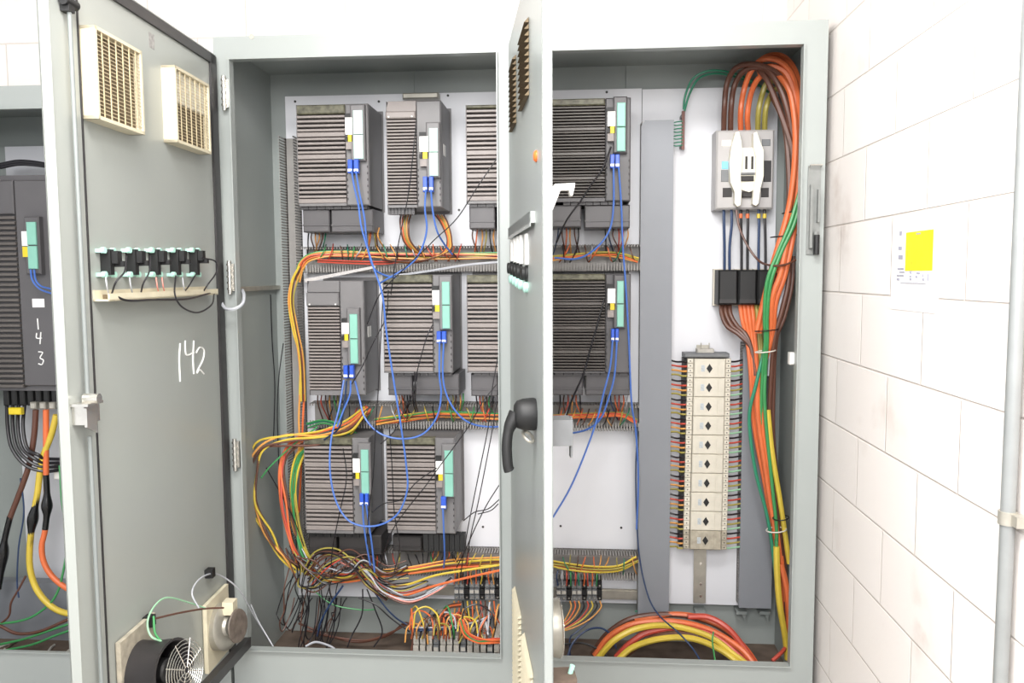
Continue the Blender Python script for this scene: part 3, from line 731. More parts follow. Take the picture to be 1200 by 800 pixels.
# ------------------------------------------------- distribution side (right)
# earth bar
x0, x1, z0, z1 = R(799, 130, 802.5, 175, .40)
t = thing('earth_bar', 'thin copper earth bar with short green wires, right of the tall smooth duct', 'earth bar', ((x0+x1)/2, .42, z0))
MB().box((x0, .40, z0), (x1, .412, z1)).build('copper_bar', copper, t); MB().box((x0-.001, .41, z0+.01), (x1+.001, YP, z0+.02)).box((x0-.001, .41, z1-.02), (x1+.001, YP, z1-.01)).build('standoff', term_g, t)
for i in range(8):
    y_ = 143 + i*4
    wire('teal green', [(786, y_+2*(-1)**i, .42), (792, y_, .41), (800, y_-1, .399)], .0022, 'short green wire between tall duct and earth bar, %s from the top' % ORD[i], 'green wires at the earth bar', 'jumper_wire', 'jumper wire')
# circuit breaker
x0, x1, z0, z1 = R(839, 152, 907, 245, .36)
t = thing('circuit_breaker', 'grey moulded circuit breaker with cream rotary mechanism on the right panel', 'circuit breaker', ((x0+x1)/2, YP, z0))
MB().cbox((x0, .36, z0), (x1, YP-.001, z1), .006).build('breaker_body', brk, t)
def bpx(r_, y0, y1, m, name, ch=.002):
    a, b_, c, d = R(*r_, y0); return MB().cbox((a, y0, c), (b_, y1, d), ch).build(name, m, t)
bpx((846,164,857,171), .358, .361, white, 'label_plate'); bpx((846,189,856,198), .358, .361, cyan, 'blue_sticker')
bpx((845,199,856,213), .358, .361, term_g, 'label_plate'); bpx((893,163,903,171), .358, .361, term_g, 'label_plate')
bpx((895,188,904,213), .358, .361, dark, 'trip_label'); bpx((847,220,858,231), .358, .361, slot, 'terminal_window'); bpx((892,220,901,231), .358, .361, slot, 'terminal_window')
def bpoly(pts, y0, y1, m, name, sm=False):
    return MB().prism([(P(a, c, y0).x, P(a, c, y0).z) for a, c in pts], y0, y1).build(name, m, t)
bpoly([(862,155),(866,154),(869,166),(870,186),(868,205),(869,225),(868,240),(864,242),(861,238),(861,225),(856,213),(855,190),(857,174)], .325, .36, brk_cream, 'mechanism_arm')
bpoly([(883,156),(887,154),(891,166),(895,176),(895,206),(891,221),(889,238),(886,241),(882,239),(883,222),(886,205),(886,184),(883,172)], .325, .36, brk_cream, 'mechanism_arm')
bpoly([(868,173),(884,173),(887,200),(884,222),(878,225),(868,222),(867,200)], .338, .36, brk_cream, 'mechanism_plate')
bpx((867.5,206,883.5,212), .33, .34, slot, 'operating_slot')
for x in (866.5, 873.5, 880.5): bpx((x, 183, x+2.6, 198), .335, .341, slot, 'operating_slot')
bpx((870,225,881,231), .345, .361, slot, 'terminal_window'); bpx((866,202,885,204.5), .33, .34, term_g, 'crossbar')
# wires above the breaker
G = 'thick supply cables above the circuit breaker'
def sup(c, x, pts, lab): wire(c, [(x, 156, .39)] + pts, .0098, lab, G, 'power_cable', 'cable', y=.33, n=8)
sup('brown', 848, [(849,125),(852,98),(862,80,.3),(880,75,.27),(900,80,.25),(916,92,.25),(926,120,.25),(931,200,.25),(926,260,.25),(905,330,.26),(899,390,.28)], 'leftmost brown supply cable arching from the breaker top')
sup('brown', 856, [(857,125),(861,100),(872,83,.3),(890,79,.27),(906,90,.24),(920,120,.23),(929,170,.24),(928,240,.25),(910,310,.26),(902,390,.28)], 'second brown supply cable arching from the breaker top')
sup('orange', 868, [(868,130),(872,105),(880,84,.3),(893,70,.27),(914,72,.25),(930,92,.25),(936,130,.24),(937,190,.24),(930,250,.25),(906,320,.25),(890,390,.27)], 'left orange supply cable arching from the breaker top')
sup('orange', 877, [(876,135),(880,110),(889,92,.3),(904,86,.27),(918,95,.24),(928,118,.23),(932,170,.22),(925,240,.23),(904,315,.24),(886,390,.26)], 'right orange supply cable arching from the breaker top')
sup('olive', 888, [(889,130),(894,108),(900,96,.32),(912,96,.3),(924,112,.28),(929,150,.27),(931,220,.27),(918,290,.27),(893,370,.29),(893,390,.29)], 'left yellow supply cable above the breaker')
sup('olive', 896, [(897,130),(902,114),(910,104,.32),(920,110,.3),(927,130,.28),(930,200,.27),(922,280,.28),(897,380,.29)], 'right yellow supply cable above the breaker')
wire('orange', [(880,80,.31),(900,66,.3),(920,68,.28),(934,90,.27),(938,130,.27),(938,220,.26)], .0105, 'outermost orange supply cable bent round the top right corner', G, 'power_cable', 'cable')
wire('orange', [(890,88,.29),(902,78,.26),(922,88,.25),(932,125,.245),(935,200,.24),(930,260,.24),(912,320,.25)], .0105, 'inner orange supply cable bent round the top right corner', G, 'power_cable', 'cable')
wire('brown', [(884,78,.3),(898,92,.25),(914,130,.24),(926,165,.23),(931,190,.23)], .0095, 'brown supply cable slanting down across the arch', G, 'power_cable', 'cable')
wire('brown', [(904,110,.3),(920,150,.27),(925,220,.27),(922,260,.27),(917,300,.27)], .0095, 'brown supply cable running straight down beside the breaker', G, 'power_cable', 'cable')
wire('teal green', [(801,128,.4),(803,112,.4),(812,92,.38),(830,83,.37),(852,84,.38),(876,92,.4),(895,104,.4),(910,115,.4)], .004, 'green earth cable arching from the earth bar behind the supply cables', 'green earth cables', 'power_cable', 'cable')
wire('teal green', [(802,130,.4),(808,110,.4),(819,92,.39),(838,86,.39),(862,90,.4),(890,100,.41)], .004, 'second green earth cable just inside the first arch', 'green earth cables', 'power_cable', 'cable')
# cables between breaker and fuse covers
G = 'black cables between breaker and fuse covers'
for i, (xa, xb, rg) in enumerate(((848,849,None),(857,855,None),(868,869,'orange'),(876,876,'orange'),(889,889,'yellow'),(896,897,'yellow'))):
    o = wire('dark blue' if i in (0, 1, 4) else 'black', [(xa,243,.385),(xa+.4,262,.38),(xb,290,.38),(xb,320,.38)], .0052, 'black cable below the breaker, %s from the left of six' % ORD[i], G, 'power_cable', 'cable', n=8)
    if rg:
        c = P(xa, 253, .38); o['_o'] = tuple(o.location); MB().cyl(c+Vector((0,0,-.008)), c+Vector((0,0,.008)), .0068, n=12).build('marking_sleeve', WC[rg], o, True, '%s marking sleeve' % rg)
wire('brown', [(863,246,.35),(866,265,.34),(876,288,.33),(890,306,.3),(905,311,.2),(920,310,.19),(934,304,.2)], .004, 'brown wire sagging across the black cables to the right harness')
# fuse covers
G = 'black fuse covers below the circuit breaker'
for i, (a, b_) in enumerate(((842,864.5),(865.5,887),(888,903))):
    x0, x1, z0, z1 = R(a, 316, b_, 357, .345)
    if i == 2: x1 = x0 + .07
    t = thing('fuse_holder', 'black fuse cover, %s of the three below the breaker' % ['leftmost','middle','rightmost'][i], 'fuse holder', ((x0+x1)/2, YP, z0), G)
    MB().cbox((x0, .345, z0), (x1, YP-.03, z1), .006).build('fuse_cover', rubber, t)
    MB().box((x0+.004, .3435, z0+.006), (x1-.004, .3455, z0+.02)).build('cover_clip', dark, t)
    MB().box((x0-.004 if i == 0 else x0+.002, YP-.03, z0-.006), (x1-.002, YP-.001, z1+.004)).build('fuse_base', cream, t)
# cables below fuse covers
G = 'cables leaving the fuse covers downwards'
for i in range(3):
    wire('brown', [(845+i*5,354,.39),(846+i*5,368,.37),(852+i*6,382,.35),(866+i*4,392,.33),(880,408,.32),(884+i,440,.31)], .0085, 'brown cable bending right below the fuse covers, %s from the left' % ORD[i], G, 'power_cable', 'cable', n=8)
for i in range(4):
    wire('orange', [(867+i*4.6,354,.385),(870+i*4.4,375,.37),(876+i*3,400,.33),(880+i*2.5,440,.31),(884+i*2.5,500,.31),(897+i*3,570,.31),(908+i*2,640,.31),(918+i*2,700,.3),(924,766,.3)], .008, 'orange cable running from the fuse covers down the right duct, %s from the left' % ORD[i], G, 'power_cable', 'cable', n=8)
for i in range(2):
    wire('olive', [(886+i*4,354,.385),(888+i*3,375,.37),(890+i*2,400,.34),(893+i,450,.32),(899+i,520,.32),(909,600,.32),(917,680,.31),(922,760,.3)], .007, 'olive yellow cable below the fuse covers, %s' % ['left of the pair','right of the pair'][i], G, 'power_cable', 'cable', n=8)
# main descending harness
G = 'thick harness descending at the right side'
def har(c, pts, r, lab): wire(c, pts, r*1.4, lab, G, 'power_cable', 'cable', y=.26, n=8)
har('green', [(944,205,.22),(938,222,.21),(926,262,.2),(912,295,.2),(899,330,.2),(896,370,.22),(897,400,.24),(893,450,.27),(893,520,.28),(908,620,.28),(911,670,.28)], .0048, 'bright green wire, left of the pair crossing the orange cables')
har('green', [(944,212,.215),(941,226,.205),(930,264,.2),(915,297,.2),(903,332,.2),(899,370,.22),(899,400,.24),(896,450,.27),(898,520,.28),(904,570,.28)], .0048, 'bright green wire, right of the pair crossing the orange cables')
har('orange', [(930,250,.22),(922,285,.21),(915,320,.21),(905,350,.22),(903,390,.25),(890,440,.28),(888,480,.28),(896,540,.28),(905,600,.28),(912,640,.28)], .0075, 'thickest orange cable in front of the descending harness')
har('orange', [(938,230,.24),(927,290,.22),(919,325,.22),(909,355,.23),(905,392,.25),(893,440,.28),(893,490,.28),(902,560,.28),(911,620,.28),(919,680,.28),(924,740,.28)], .0065, 'orange cable second in the descending harness')
har('brown', [(926,290,.25),(924,330,.24),(917,362,.24),(908,395,.25),(904,440,.27),(902,500,.28),(908,570,.28),(915,640,.28),(921,700,.28),(922,764,.26)], .006, 'brown cable at the right edge of the descending harness')
har('grey', [(924,300,.26),(920,330,.25),(912,362,.25),(905,395,.26),(901,440,.28)], .004, 'thin grey cable inside the descending harness')
har('brown', [(930,300,.26),(928,335,.25),(920,370,.25),(910,398,.26),(907,450,.28),(907,520,.29),(916,600,.29),(922,690,.29)], .0045, 'thin brown cable at the far right of the harness')
har('teal green', [(898,400,.27),(886,450,.26),(878,490,.26),(885,550,.26),(898,600,.26),(905,640,.27),(911,690,.27),(917,720,.27),(922,755,.27)], .0045, 'dark green wire swinging left over the right duct')
har('green', [(899,410,.27),(896,470,.26),(904,560,.26),(910,620,.26),(909,660,.26),(912,700,.26)], .0045, 'green wire in the middle of the lower harness')
har('yellow', [(900,480,.27),(905,530,.26),(914,585,.26),(920,625,.26),(925,660,.26)], .0065, 'yellow cable at the right of the lower harness')
har('yellow', [(910,640,.26),(911,675,.25),(914,710,.25),(920,745,.25),(923,772,.25)], .008, 'thick yellow cable near the sill at the lower right')
har('orange', [(915,660,.27),(922,690,.26),(925,730,.26),(926,768,.26)], .008, 'thick orange cable near the sill at the lower right')
for px, py, w_, c, lab in ((921,276,18,tie_m,'black cable tie holding the harness beside the fuse covers'), (900,386,15,tie_m,'black cable tie just below the fuse covers'), (898,411,13,tie_w,'white cable tie on the harness above the right duct'), (911,620,13,tie_w,'white cable tie low on the harness'), (916,606,10,tie_m,'black cable tie round the lower yellow cable'), (927,248,10,tie_m,'black cable tie at the top of the harness bend')):
    c0 = P(px-w_, py+2, .25); c1 = P(px+w_*.8, py-1, .25); cc = (c0+c1)/2; hw = (c1.x-c0.x)/2
    tag(MB().tube([cc + Vector((hw*math.cos(a*math.pi/9), .03*math.sin(a*math.pi/9), .004*math.cos(a*math.pi/9))) for a in range(18)], .0022, 6, True).build('cable_tie', c, None, True), lab, 'cable tie', 'cable ties on the right harness')

# distribution blocks
G = 'cream distribution blocks stacked on one rail'
xr0, xr1, zr0, zr1 = R(816, 404, 827, 706, .45)
t = thing('mounting_rail', 'vertical metal rail carrying the column of cream distribution blocks', 'rail', ((xr0+xr1)/2, YP, zr0))
MB().box((xr0, .445, zr0), (xr1, .448, zr1)).box((xr0-.006, .447, zr0), (xr0, .45, zr1)).box((xr1, .447, zr0), (xr1+.006, .45, zr1)).box((xr0, .45, zr0), (xr0+.003, YP-.001, zr1)).box((xr1-.003, .45, zr0), (xr1, YP-.001, zr1)).build('rail', zinc, t)
m_ = MB(); 
for py in (660, 684, 698): c = P(821, py, .445); m_.cyl((c.x, .442, c.z), (c.x, .4455, c.z), .005, n=10)
m_.build('rail_screw', steel, t)
x0, x1, z0, z1 = R(817, 409, 837, 416, .40)
t = thing('end_clamp', 'grey end clamp with two pins on top of the distribution blocks', 'end clamp', ((x0+x1)/2, .445, z0))
MB().cbox((x0, .40, z0), (x1, .4449, z1)).build('clamp_body', term_w, t)
m_ = MB()
for px in (821.5, 831): c = P(px, 406, .41); m_.cyl((c.x, .41, c.z-.012), (c.x, .41, c.z+.014), .0018, n=8)
m_.build('clamp_pin', zinc, t)
YB = .36
for k in range(10):
    yc = 431.5 + 22.4*k; sh = -.55*k; scx = 1.0
    x0, x1, z0, z1 = R(806+sh, yc-11.2, 857+sh, yc+11.2, YB)
    t = thing('distribution_block', 'cream distribution block with black diamond mark, %s in the column from the top' % ORD[k], 'distribution block', ((x0+x1)/2, .44, z0), G)
    mm = cream if k < 9 else cream_dirty
    w = x1-x0; g_ = .0008
    m_ = MB(); m_.cbox((x0+w*.15, YB, z0+g_), (x1-w*.13, .444, z1-g_), .003); m_.box((x0+w*.02, YB+.02, z0+g_), (x1-w*.02, .444, z1-g_)); m_.box((x1-w*.3, YB-.003, z0+.004), (x1-w*.16, YB+.004, z1-.004))
    m_.build('block_body', mm, t)
    for a, b_ in ((x0, x0+w*.13), (x1-w*.12, x1)):
        m_ = MB()
        for j in range(4):
            h = (z1-z0)/4; m_.cbox((a, YB+.006, z0+j*h+.0007), (b_, YB+.03, z0+(j+1)*h-.0007), .0015)
        st = m_.build('terminal_strip', mm, t)
        m_ = MB()
        for j in range(4):
            h = (z1-z0)/4; zz = z0+(j+.5)*h; xx = (a+b_)/2; m_.cyl((xx, YB+.0045, zz), (xx, YB+.007, zz), .0023, n=8)
        m_.build('terminal_screw', slot, st)
    cx_ = (x0+x1)/2; cz_ = (z0+z1)/2; r_ = .0135
    MB().prism([(cx_, cz_+r_*1.25), (cx_-r_*.8, cz_), (cx_, cz_-r_*1.25), (cx_+r_*.8, cz_)], YB-.003, YB-.0005).build('diamond_mark', rubber, t)
    MB().box((cx_-.03, YB-.001, cz_-.012), (cx_-.017, YB+.001, cz_+.012)).build('printed_panel', mat('print_grey', (176,182,186), .5, 0, .2, 200), t)
    cs = ['black', 'red', 'amber', 'olive']
    for j in range(4):
        yy = yc - 11.2 + 5.6*(j+.45)
        sag = [3, 1.5, .5, -1][j]
        wire(cs[j], [(785, yy-1.2, .41), (793, yy+sag*.5-.6, .40), (800+sh, yy+.8, .385), (807+sh, yy+.6, .378)], .0036,
             'short %s wire on the left of the %s distribution block from the top' % (cs[j], ORD[k]), 'short wires left of the distribution blocks', 'jumper_wire', 'jumper wire', per=4, n=5)
        wire(['black','red','olive','pale green'][j], [(856+sh, yy+.8, .378), (862+sh, yy+.6, .385), (868+sh*.3, yy-.8, .395), (874, yy-2, .41)], .0036,
             'short %s wire on the right of the %s distribution block from the top' % (['black','red','olive','pale green'][j], ORD[k]), 'short wires right of the distribution blocks', 'jumper_wire', 'jumper wire', per=4, n=5)
    x0d, x1d, _, _ = R(800, 400, 806, 420, .4)
    MB().box((x0-.012, YB+.03, z0+.001), (x0+.004, .444, z1-.001)).build('block_flange', rubber, t)
x0, x1, z0, z1 = R(802, 414, 855, 419, .37)
tag(MB().cbox((x0, .37, z0), (x1, .444, z1)).build('end_plate', term_g), 'grey end plate on top of the uppermost distribution block', 'end plate')

# bottom right power cable loops
G = 'thick power cables arching over the sill at the lower right'
loops = [('yellow', [(700,772,.2),(720,750,.2),(748,736,.22),(785,733,.25),(830,745,.24),(862,768,.2),(880,782,.16)], .0085),
 ('yellow', [(722,775,.18),(742,758,.2),(775,748,.2),(812,748,.21),(846,762,.2),(872,782,.17)], .0085),
 ('orange', [(697,768,.28),(715,745,.28),(745,730,.28),(790,728,.28),(832,738,.28),(868,760,.25),(888,784,.2)], .0085),
 ('red', [(722,770,.24),(740,752,.24),(762,740,.25),(800,736,.26),(836,745,.25),(868,770,.2),(882,784,.18)], .0085),
 ('red', [(806,722,.3),(830,723,.3),(852,735,.28),(870,756,.26),(884,776,.24)], .0085),
 ('brown', [(694,766,.33),(712,742,.33),(742,724,.33),(790,720,.34),(834,730,.32),(866,752,.28),(884,776,.24)], .008),
 ('brown', [(730,770,.22),(755,752,.22),(786,742,.24),(824,746,.25),(856,764,.22),(876,782,.2)], .008),
 ('orange', [(744,728,.32),(780,720,.34),(815,722,.33),(850,736,.3),(874,760,.27),(888,780,.24)], .008)]
nm = ['front yellow power cable in the arch above the sill', 'lowest yellow power cable in the arch above the sill', 'orange power cable spanning the whole arch', 'red power cable inside the arch beside the front yellow one', 'short red power cable at the right of the arch', 'rearmost brown power cable over the arch', 'brown power cable under the lowest yellow arch', 'orange power cable at the back right of the arch']
for (c, pts, r), l_ in zip(loops, nm): wire(c, pts, r*1.3, l_, G, 'power_cable', 'cable', n=8)
wire('red', [(905,774,.2),(915,765,.22),(921,758,.25)], .007, 'short red cable end in the lower right corner', None, 'power_cable', 'cable')
wire('dark blue', [(747,500,.38),(745,560,.36),(748,640,.34),(757,690,.3),(770,718,.26),(796,742,.14),(812,760,.1),(822,776,.05)], .0028, 'thin dark blue wire trailing down past the tall duct and over the arch')
wire('green', [(836,740,.15),(835,752,.12),(838,774,.06)], .0028, 'thin green wire hanging over the lower right sill')
wire('teal green', [(744,716,.4),(760,715,.41),(775,716,.42)], .0025, 'short green wire at the foot of the tall duct')
G = 'dark wires at the foot of the right bay'
wire('dark blue', [(664,772,.2),(672,752,.25),(688,738,.28),(705,736,.3),(718,746,.28),(722,760,.25)], .004, 'dark blue wire arching beside the edge-on door foot', G)
wire('black', [(655,756,.3),(680,753,.3),(700,760,.28),(712,770,.25)], .004, 'black wire lying on the dusty floor right of the door', G)
wire('dark blue', [(668,770,.3),(668,748,.32),(676,740,.33),(697,722,.37),(706,706,.39)], .003, 'dark blue wire rising to the terminal row', G)

# --------------------------------------------------------- drive drop wires
def drops(x0, x1, y0, y1, cols, desc, grp='short wires below the drives', y=.33, r=.0026):
    n = len(cols)
    for i, c in enumerate(cols):
        x = x0 + (x1-x0)*(i+.5)/n; d = random.uniform(-5, 7)
        wire(c, [(x, y0-1, .36), (x+random.uniform(-1.5,1.5), y0+(y1-y0)*.4, y), (x+d, y1, .40), (x+d*1.5, y1+6, .42)], r,
             '%s short lead, %s, below %s' % (ORD[i], c, desc), grp, 'terminal_lead', 'lead', per=4, n=5)
drops(360, 384, 272, 292, ['black','brown','amber','amber','brown','teal green'], 'top left wide drive, left half', y=.33)
drops(430, 446, 268, 292, ['amber','orange','olive','brown','amber'], 'top left wide drive, right half')
for i, c in enumerate(['brown','orange','olive','amber','brown']):
    wire(c, [(470+i*3, 250,.38), (469+i*2.5, 262,.32), (473+i*2, 282,.33), (484+i*3, 294+i,.37), (498+i*4, 297+i,.4)], .003, '%s of five wires curving out below the second drive, %s' % (ORD[i], c), 'curving wires below the second drive of the top row')
    wire(c, [(510+i*2.5, 252,.38), (517+i*2, 262,.32), (524+i*1.3, 280,.31), (520+i*1.5, 294,.31), (505-i*3, 303+i*.6,.32), (480-i*6, 308-i*.8,.34), (448, 304-i*1.5,.36)], .003, '%s of five wires looping from the second drive back along the duct, %s' % (ORD[i], c), 'looping wires below the second drive of the top row')
drops(552, 582, 268, 296, ['brown','orange','amber','olive','black','amber'], 'top drive behind the centre post')
drops(652, 680, 267, 292, ['dark blue','brown','orange','amber','brown','black'], 'top right dark drive, left half')
drops(706, 738, 267, 292, ['black','dark blue','brown','red','orange','amber'], 'top right dark drive, right half')
drops(370, 398, 464, 486, ['brown','red','brown','amber','green','olive'], 'narrow middle row drive')
drops(466, 482, 464, 482, ['amber','orange','brown','black','black'], 'second middle row drive, left half')
drops(524, 545, 462, 484, ['amber','olive','brown','amber','green'], 'second middle row drive, right half')
drops(556, 580, 465, 488, ['black','red','amber','brown','green','black'], 'middle row drive behind the centre post')
drops(654, 682, 464, 486, ['black','brown','red','amber','orange','black'], 'right middle row drive, left half')
drops(708, 738, 464, 486, ['black','dark blue','orange','red','orange','grey'], 'right middle row drive, right half')
drops(500, 545, 645, 660, ['black','red','amber','black','orange','black','yellow','brown'], 'right bottom row drive')
drops(425, 450, 648, 662, ['brown','amber','orange','yellow','black'], 'left bottom row drive')

# ------------------------------------------------------ duct bundles
bundle(['amber','orange','yellow','brown','red','olive','amber','green'], [(350,330,.37),(353,312,.36),(366,300,.36),(400,297,.37),(450,299,.37),(500,300,.38),(560,300,.38),(600,300,.38)], .003, .010,
       '{o} {c} wire along the upper duct, left part', 'wires lying in the upper horizontal duct')
bundle(['red','brown','red'], [(372,306,.36),(410,307,.36),(450,308,.37),(480,304,.38)], .0026, .004, '{o} {c} wire on the lower edge of the upper duct', 'red wires at the upper duct edge')
bundle(['amber','orange','yellow','olive','brown','yellow'], [(640,303,.37),(670,300,.37),(700,297,.37),(725,298,.37),(748,305,.37)], .003, .008,
       '{o} {c} wire along the upper duct, right part', 'wires lying in the upper horizontal duct at right')
bundle(['yellow','amber','orange','yellow','brown','amber','olive'], [(353,312,.35),(344,330,.35),(341,355,.35),(346,385,.35),(353,420,.36),(354,470,.36)], .003, .010,
       '{o} {c} wire curving down the left vertical duct', 'wires beside the left vertical duct')
bundle(['orange','amber','yellow','brown','red','olive','orange','yellow','green'], [(440,494,.37),(470,490,.37),(510,486,.37),(550,487,.37),(600,488,.37)], .003, .010,
       '{o} {c} wire along the middle duct, left part', 'wires lying in the middle horizontal duct')
bundle(['orange','brown','amber','orange','red','olive'], [(640,489,.37),(670,488,.37),(705,486,.37),(728,486,.37),(746,494,.38)], .003, .008,
       '{o} {c} wire along the middle duct, right part', 'wires lying in the middle horizontal duct at right')
bundle(['amber','orange'], [(353,462,.36),(353,490,.36),(352,520,.36),(349,560,.36),(347,600,.37)], .0042, .008, '{o} {c} wire standing straight in the left duct', 'straight wires in the left duct')
# large harness swinging left from the middle duct
G = 'wires sweeping from the middle duct down to the bottom duct'
bundle(['yellow','amber','brown','yellow','brown'], [(430,480,.33),(408,500,.30),(375,512,.27),(335,514,.24),(305,524,.22),(295,555,.22),(300,590,.22),(314,625,.24),(332,650,.27),(350,668,.3)], .0042, .014, '{o} {c} wire in the outermost sweep at the left', G, jit=.8)
bundle(['orange','red','orange','brown'], [(432,478,.34),(410,500,.31),(375,512,.28),(345,520,.27),(330,545,.27),(333,590,.27),(342,630,.28),(352,660,.3)], .0044, .011, '{o} {c} wire in the middle sweep at the left', G, jit=.7)
bundle(['amber','yellow','green','green','olive','yellow'], [(428,484,.34),(400,512,.32),(370,520,.31),(352,535,.3),(345,570,.3),(346,610,.3),(356,645,.3),(366,662,.31)], .0042, .013, '{o} {c} wire in the inner sweep at the left', G, jit=.6)
wire('green', [(372,500,.3),(345,520,.26),(318,545,.24),(306,560,.24)], .003, 'green wire crossing the sweep towards the side wall')
bundle(['green','teal green','green'], [(360,498,.38),(380,494,.36),(400,500,.35),(420,512,.35)], .003, .008, '{o} {c} wire tangled at the left end of the middle duct', 'green wires at the left end of the middle duct')
# bottom duct bundles
G = 'wires lying in the bottom horizontal duct'
bundle(['yellow','orange','red','amber','brown','orange','olive','yellow','red','amber'], [(345,660,.31),(372,674,.29),(400,678,.28),(440,672,.28),(480,668,.29),(530,662,.31),(580,658,.34),(620,656,.36)], .0036, .013, '{o} {c} wire along the bottom duct, left part', G)
bundle(['yellow','orange','olive','amber','brown','yellow'], [(630,655,.36),(660,662,.36),(695,666,.36),(725,665,.36),(747,655,.37)], .0038, .010, '{o} {c} wire along the bottom duct, right part', G)
wire('yellow', [(455,688,.26),(480,684,.26),(510,674,.26),(545,668,.27),(590,661,.3)], .0045, 'bright yellow wire rising to the right above the terminal row')
wire('orange', [(440,668,.26),(446,690,.25),(470,698,.25),(510,686,.26),(550,676,.27),(590,667,.3)], .0045, 'bright orange wire dipping then rising above the terminal row')
bundle(['brown','pink','grey','black','black','grey'], [(400,655,.27),(430,672,.25),(450,690,.24),(480,702,.24),(510,690,.26),(530,678,.28)], .003, .010, '{o} {c} wire of the dirty bunch over the bottom duct', 'dirty wire bunch over the bottom duct', jit=.8)
bundle(['brown','olive','brown','black','brown','olive'], [(356,672,.27),(372,652,.26),(392,648,.25),(412,662,.25),(432,682,.25),(456,700,.26)], .003, .012, '{o} {c} wire of the dusty knot at the lower left', 'dusty wire knot at the lower left', jit=.8)

bundle(['black','brown','olive','black','brown','black','grey','brown'], [(348,652,.27),(366,664,.26),(384,676,.25),(408,672,.25),(428,660,.25),(452,672,.26),(478,668,.27)], .0026, .022, '{o} {c} wire of the loose knot below the left bottom drive', 'loose wire knot below the left bottom drive', jit=.9)
bundle(['brown','red','black','olive','black','brown'], [(362,684,.28),(385,664,.26),(410,652,.25),(430,666,.25),(446,684,.25),(470,692,.26),(500,680,.28)], .0026, .018, '{o} {c} wire crossing over the loose knot', 'wires crossing over the loose knot', jit=.9)
bundle(['brown','black','olive','black'], [(338,640,.29),(350,664,.28),(352,684,.27),(368,690,.26),(386,680,.26)], .0026, .014, '{o} {c} wire at the foot of the left vertical duct', 'wires at the foot of the left vertical duct', jit=.8)
# wires from the bottom duct to the terminal row and below
cl = ['orange','amber','brown','red','amber','orange','yellow','black','orange','amber']
for i in range(10):
    x = 532 + i*5.2
    wire(cl[i], [(x, 666,.37), (x+random.uniform(-2,2), 674,.36), (x, 684,.38)], .0026, '%s short %s wire from the left above the left terminal row' % (ORD[i], cl[i]), 'short wires above the left terminal row', per=3, n=5)
    wire(cl[-i-1], [(x, 704,.385), (x+1, 714,.36), (x+random.uniform(-4,4), 728,.34), (x+random.uniform(-12,6), 742,.3)], .0026, '%s short %s wire from the left below the left terminal row' % (ORD[i], cl[-i-1]), 'short wires below the left terminal row', per=4, n=5)
cr = ['dark blue','grey','red','green','red','teal green','orange','red','orange','green']
for i in range(10):
    x = 654 + i*5
    wire(cr[i], [(x, 668,.37), (x+random.uniform(-2,2), 676,.36), (x, 686,.38)], .003, '%s short %s wire from the left above the right terminal row' % (ORD[i], cr[i]), 'short wires above the right terminal row', per=3, n=5)
cz_ = ['amber','orange','amber','black','red','yellow','black','amber']
for i in range(8):
    x = 668 + i*5
    wire(cz_[i], [(x, 704,.385), (x+1, 712,.37), (x-6-i, 726,.35), (x-18-i*3, 738,.32), (645, 744-i,.3)], .003, '%s %s wire from the left bending away below the right terminal row' % (ORD[i], cz_[i]), 'wires below the right terminal row', per=4, n=6)
# terminal row (upper)
def term(x0, y0, x1, y1, m, label, grp, yf=.375, sep=False):
    a, b_, z0, z1 = R(x0, y0, x1, y1, yf)
    t = thing('terminal_block', label, 'terminal block', ((a+b_)/2, YP, z0), grp)
    g_ = .0006
    m_ = MB(); h = z1-z0
    m_.prism([(z0, 0)] if False else [(a+g_, z0), (b_-g_, z0), (b_-g_, z1), (a+g_, z1)], yf+.014, YP-.001)
    m_.box((a+g_, yf, z0+h*.36), (b_-g_, yf+.02, z0+h*.64)); m_.box((a+g_, yf+.006, z0+h*.05), (b_-g_, yf+.02, z0+h*.3)); m_.box((a+g_, yf+.006, z0+h*.7), (b_-g_, yf+.02, z0+h*.95))
    m_.build('terminal_body', m, t)
    s_ = MB(); cx_ = (a+b_)/2
    for q in (.17, .83): s_.cyl((cx_, yf+.0035, z0+h*q), (cx_, yf+.0075, z0+h*q), .003, n=8)
    s_.build('terminal_screw', zinc, t)
    MB().box((a+g_+.001, yf-.001, z0+h*.42), (b_-g_-.001, yf+.001, z0+h*.58)).build('marker_tag', term_w if not sep else rubber, t)
for i in range(9):
    term(532+i*6, 682, 537.6+i*6, 704, rubber if i % 3 == 2 else term_g, 'grey terminal left of the centre post, %s from the left in the upper row' % ORD[i], 'grey terminals on the upper rail', sep=i % 3 == 2)
for i in range(9):
    term(652+i*6, 683, 657.6+i*6, 705, rubber if i % 3 == 2 else term_g, 'grey terminal right of the edge-on door, %s from the left' % ORD[i], 'grey terminals on the upper rail', sep=i % 3 == 2)
x0, x1, z0, z1 = R(500, 688, 748, 700, .44)
tag(MB().box((x0, .44, z0+.006), (x1, .444, z1-.006)).box((x0, .443, z0), (x1, .447, z0+.007)).box((x0, .443, z1-.007), (x1, .447, z1)).box((x0,.447,z0+.008),(x1,YP-.001,z1-.008)).build('mounting_rail', zinc), 'horizontal metal rail behind the upper terminal row', 'rail')
# lower terminal row on the enclosure floor
for i in range(13):
    x = 484 + i*7.9
    term(x, 747, x+6.4, 774, term_w if i % 4 != 3 else term_g, 'pale terminal at the sill, %s from the left in the bottom row' % ORD[i], 'pale terminals on the bottom rail', yf=.2)
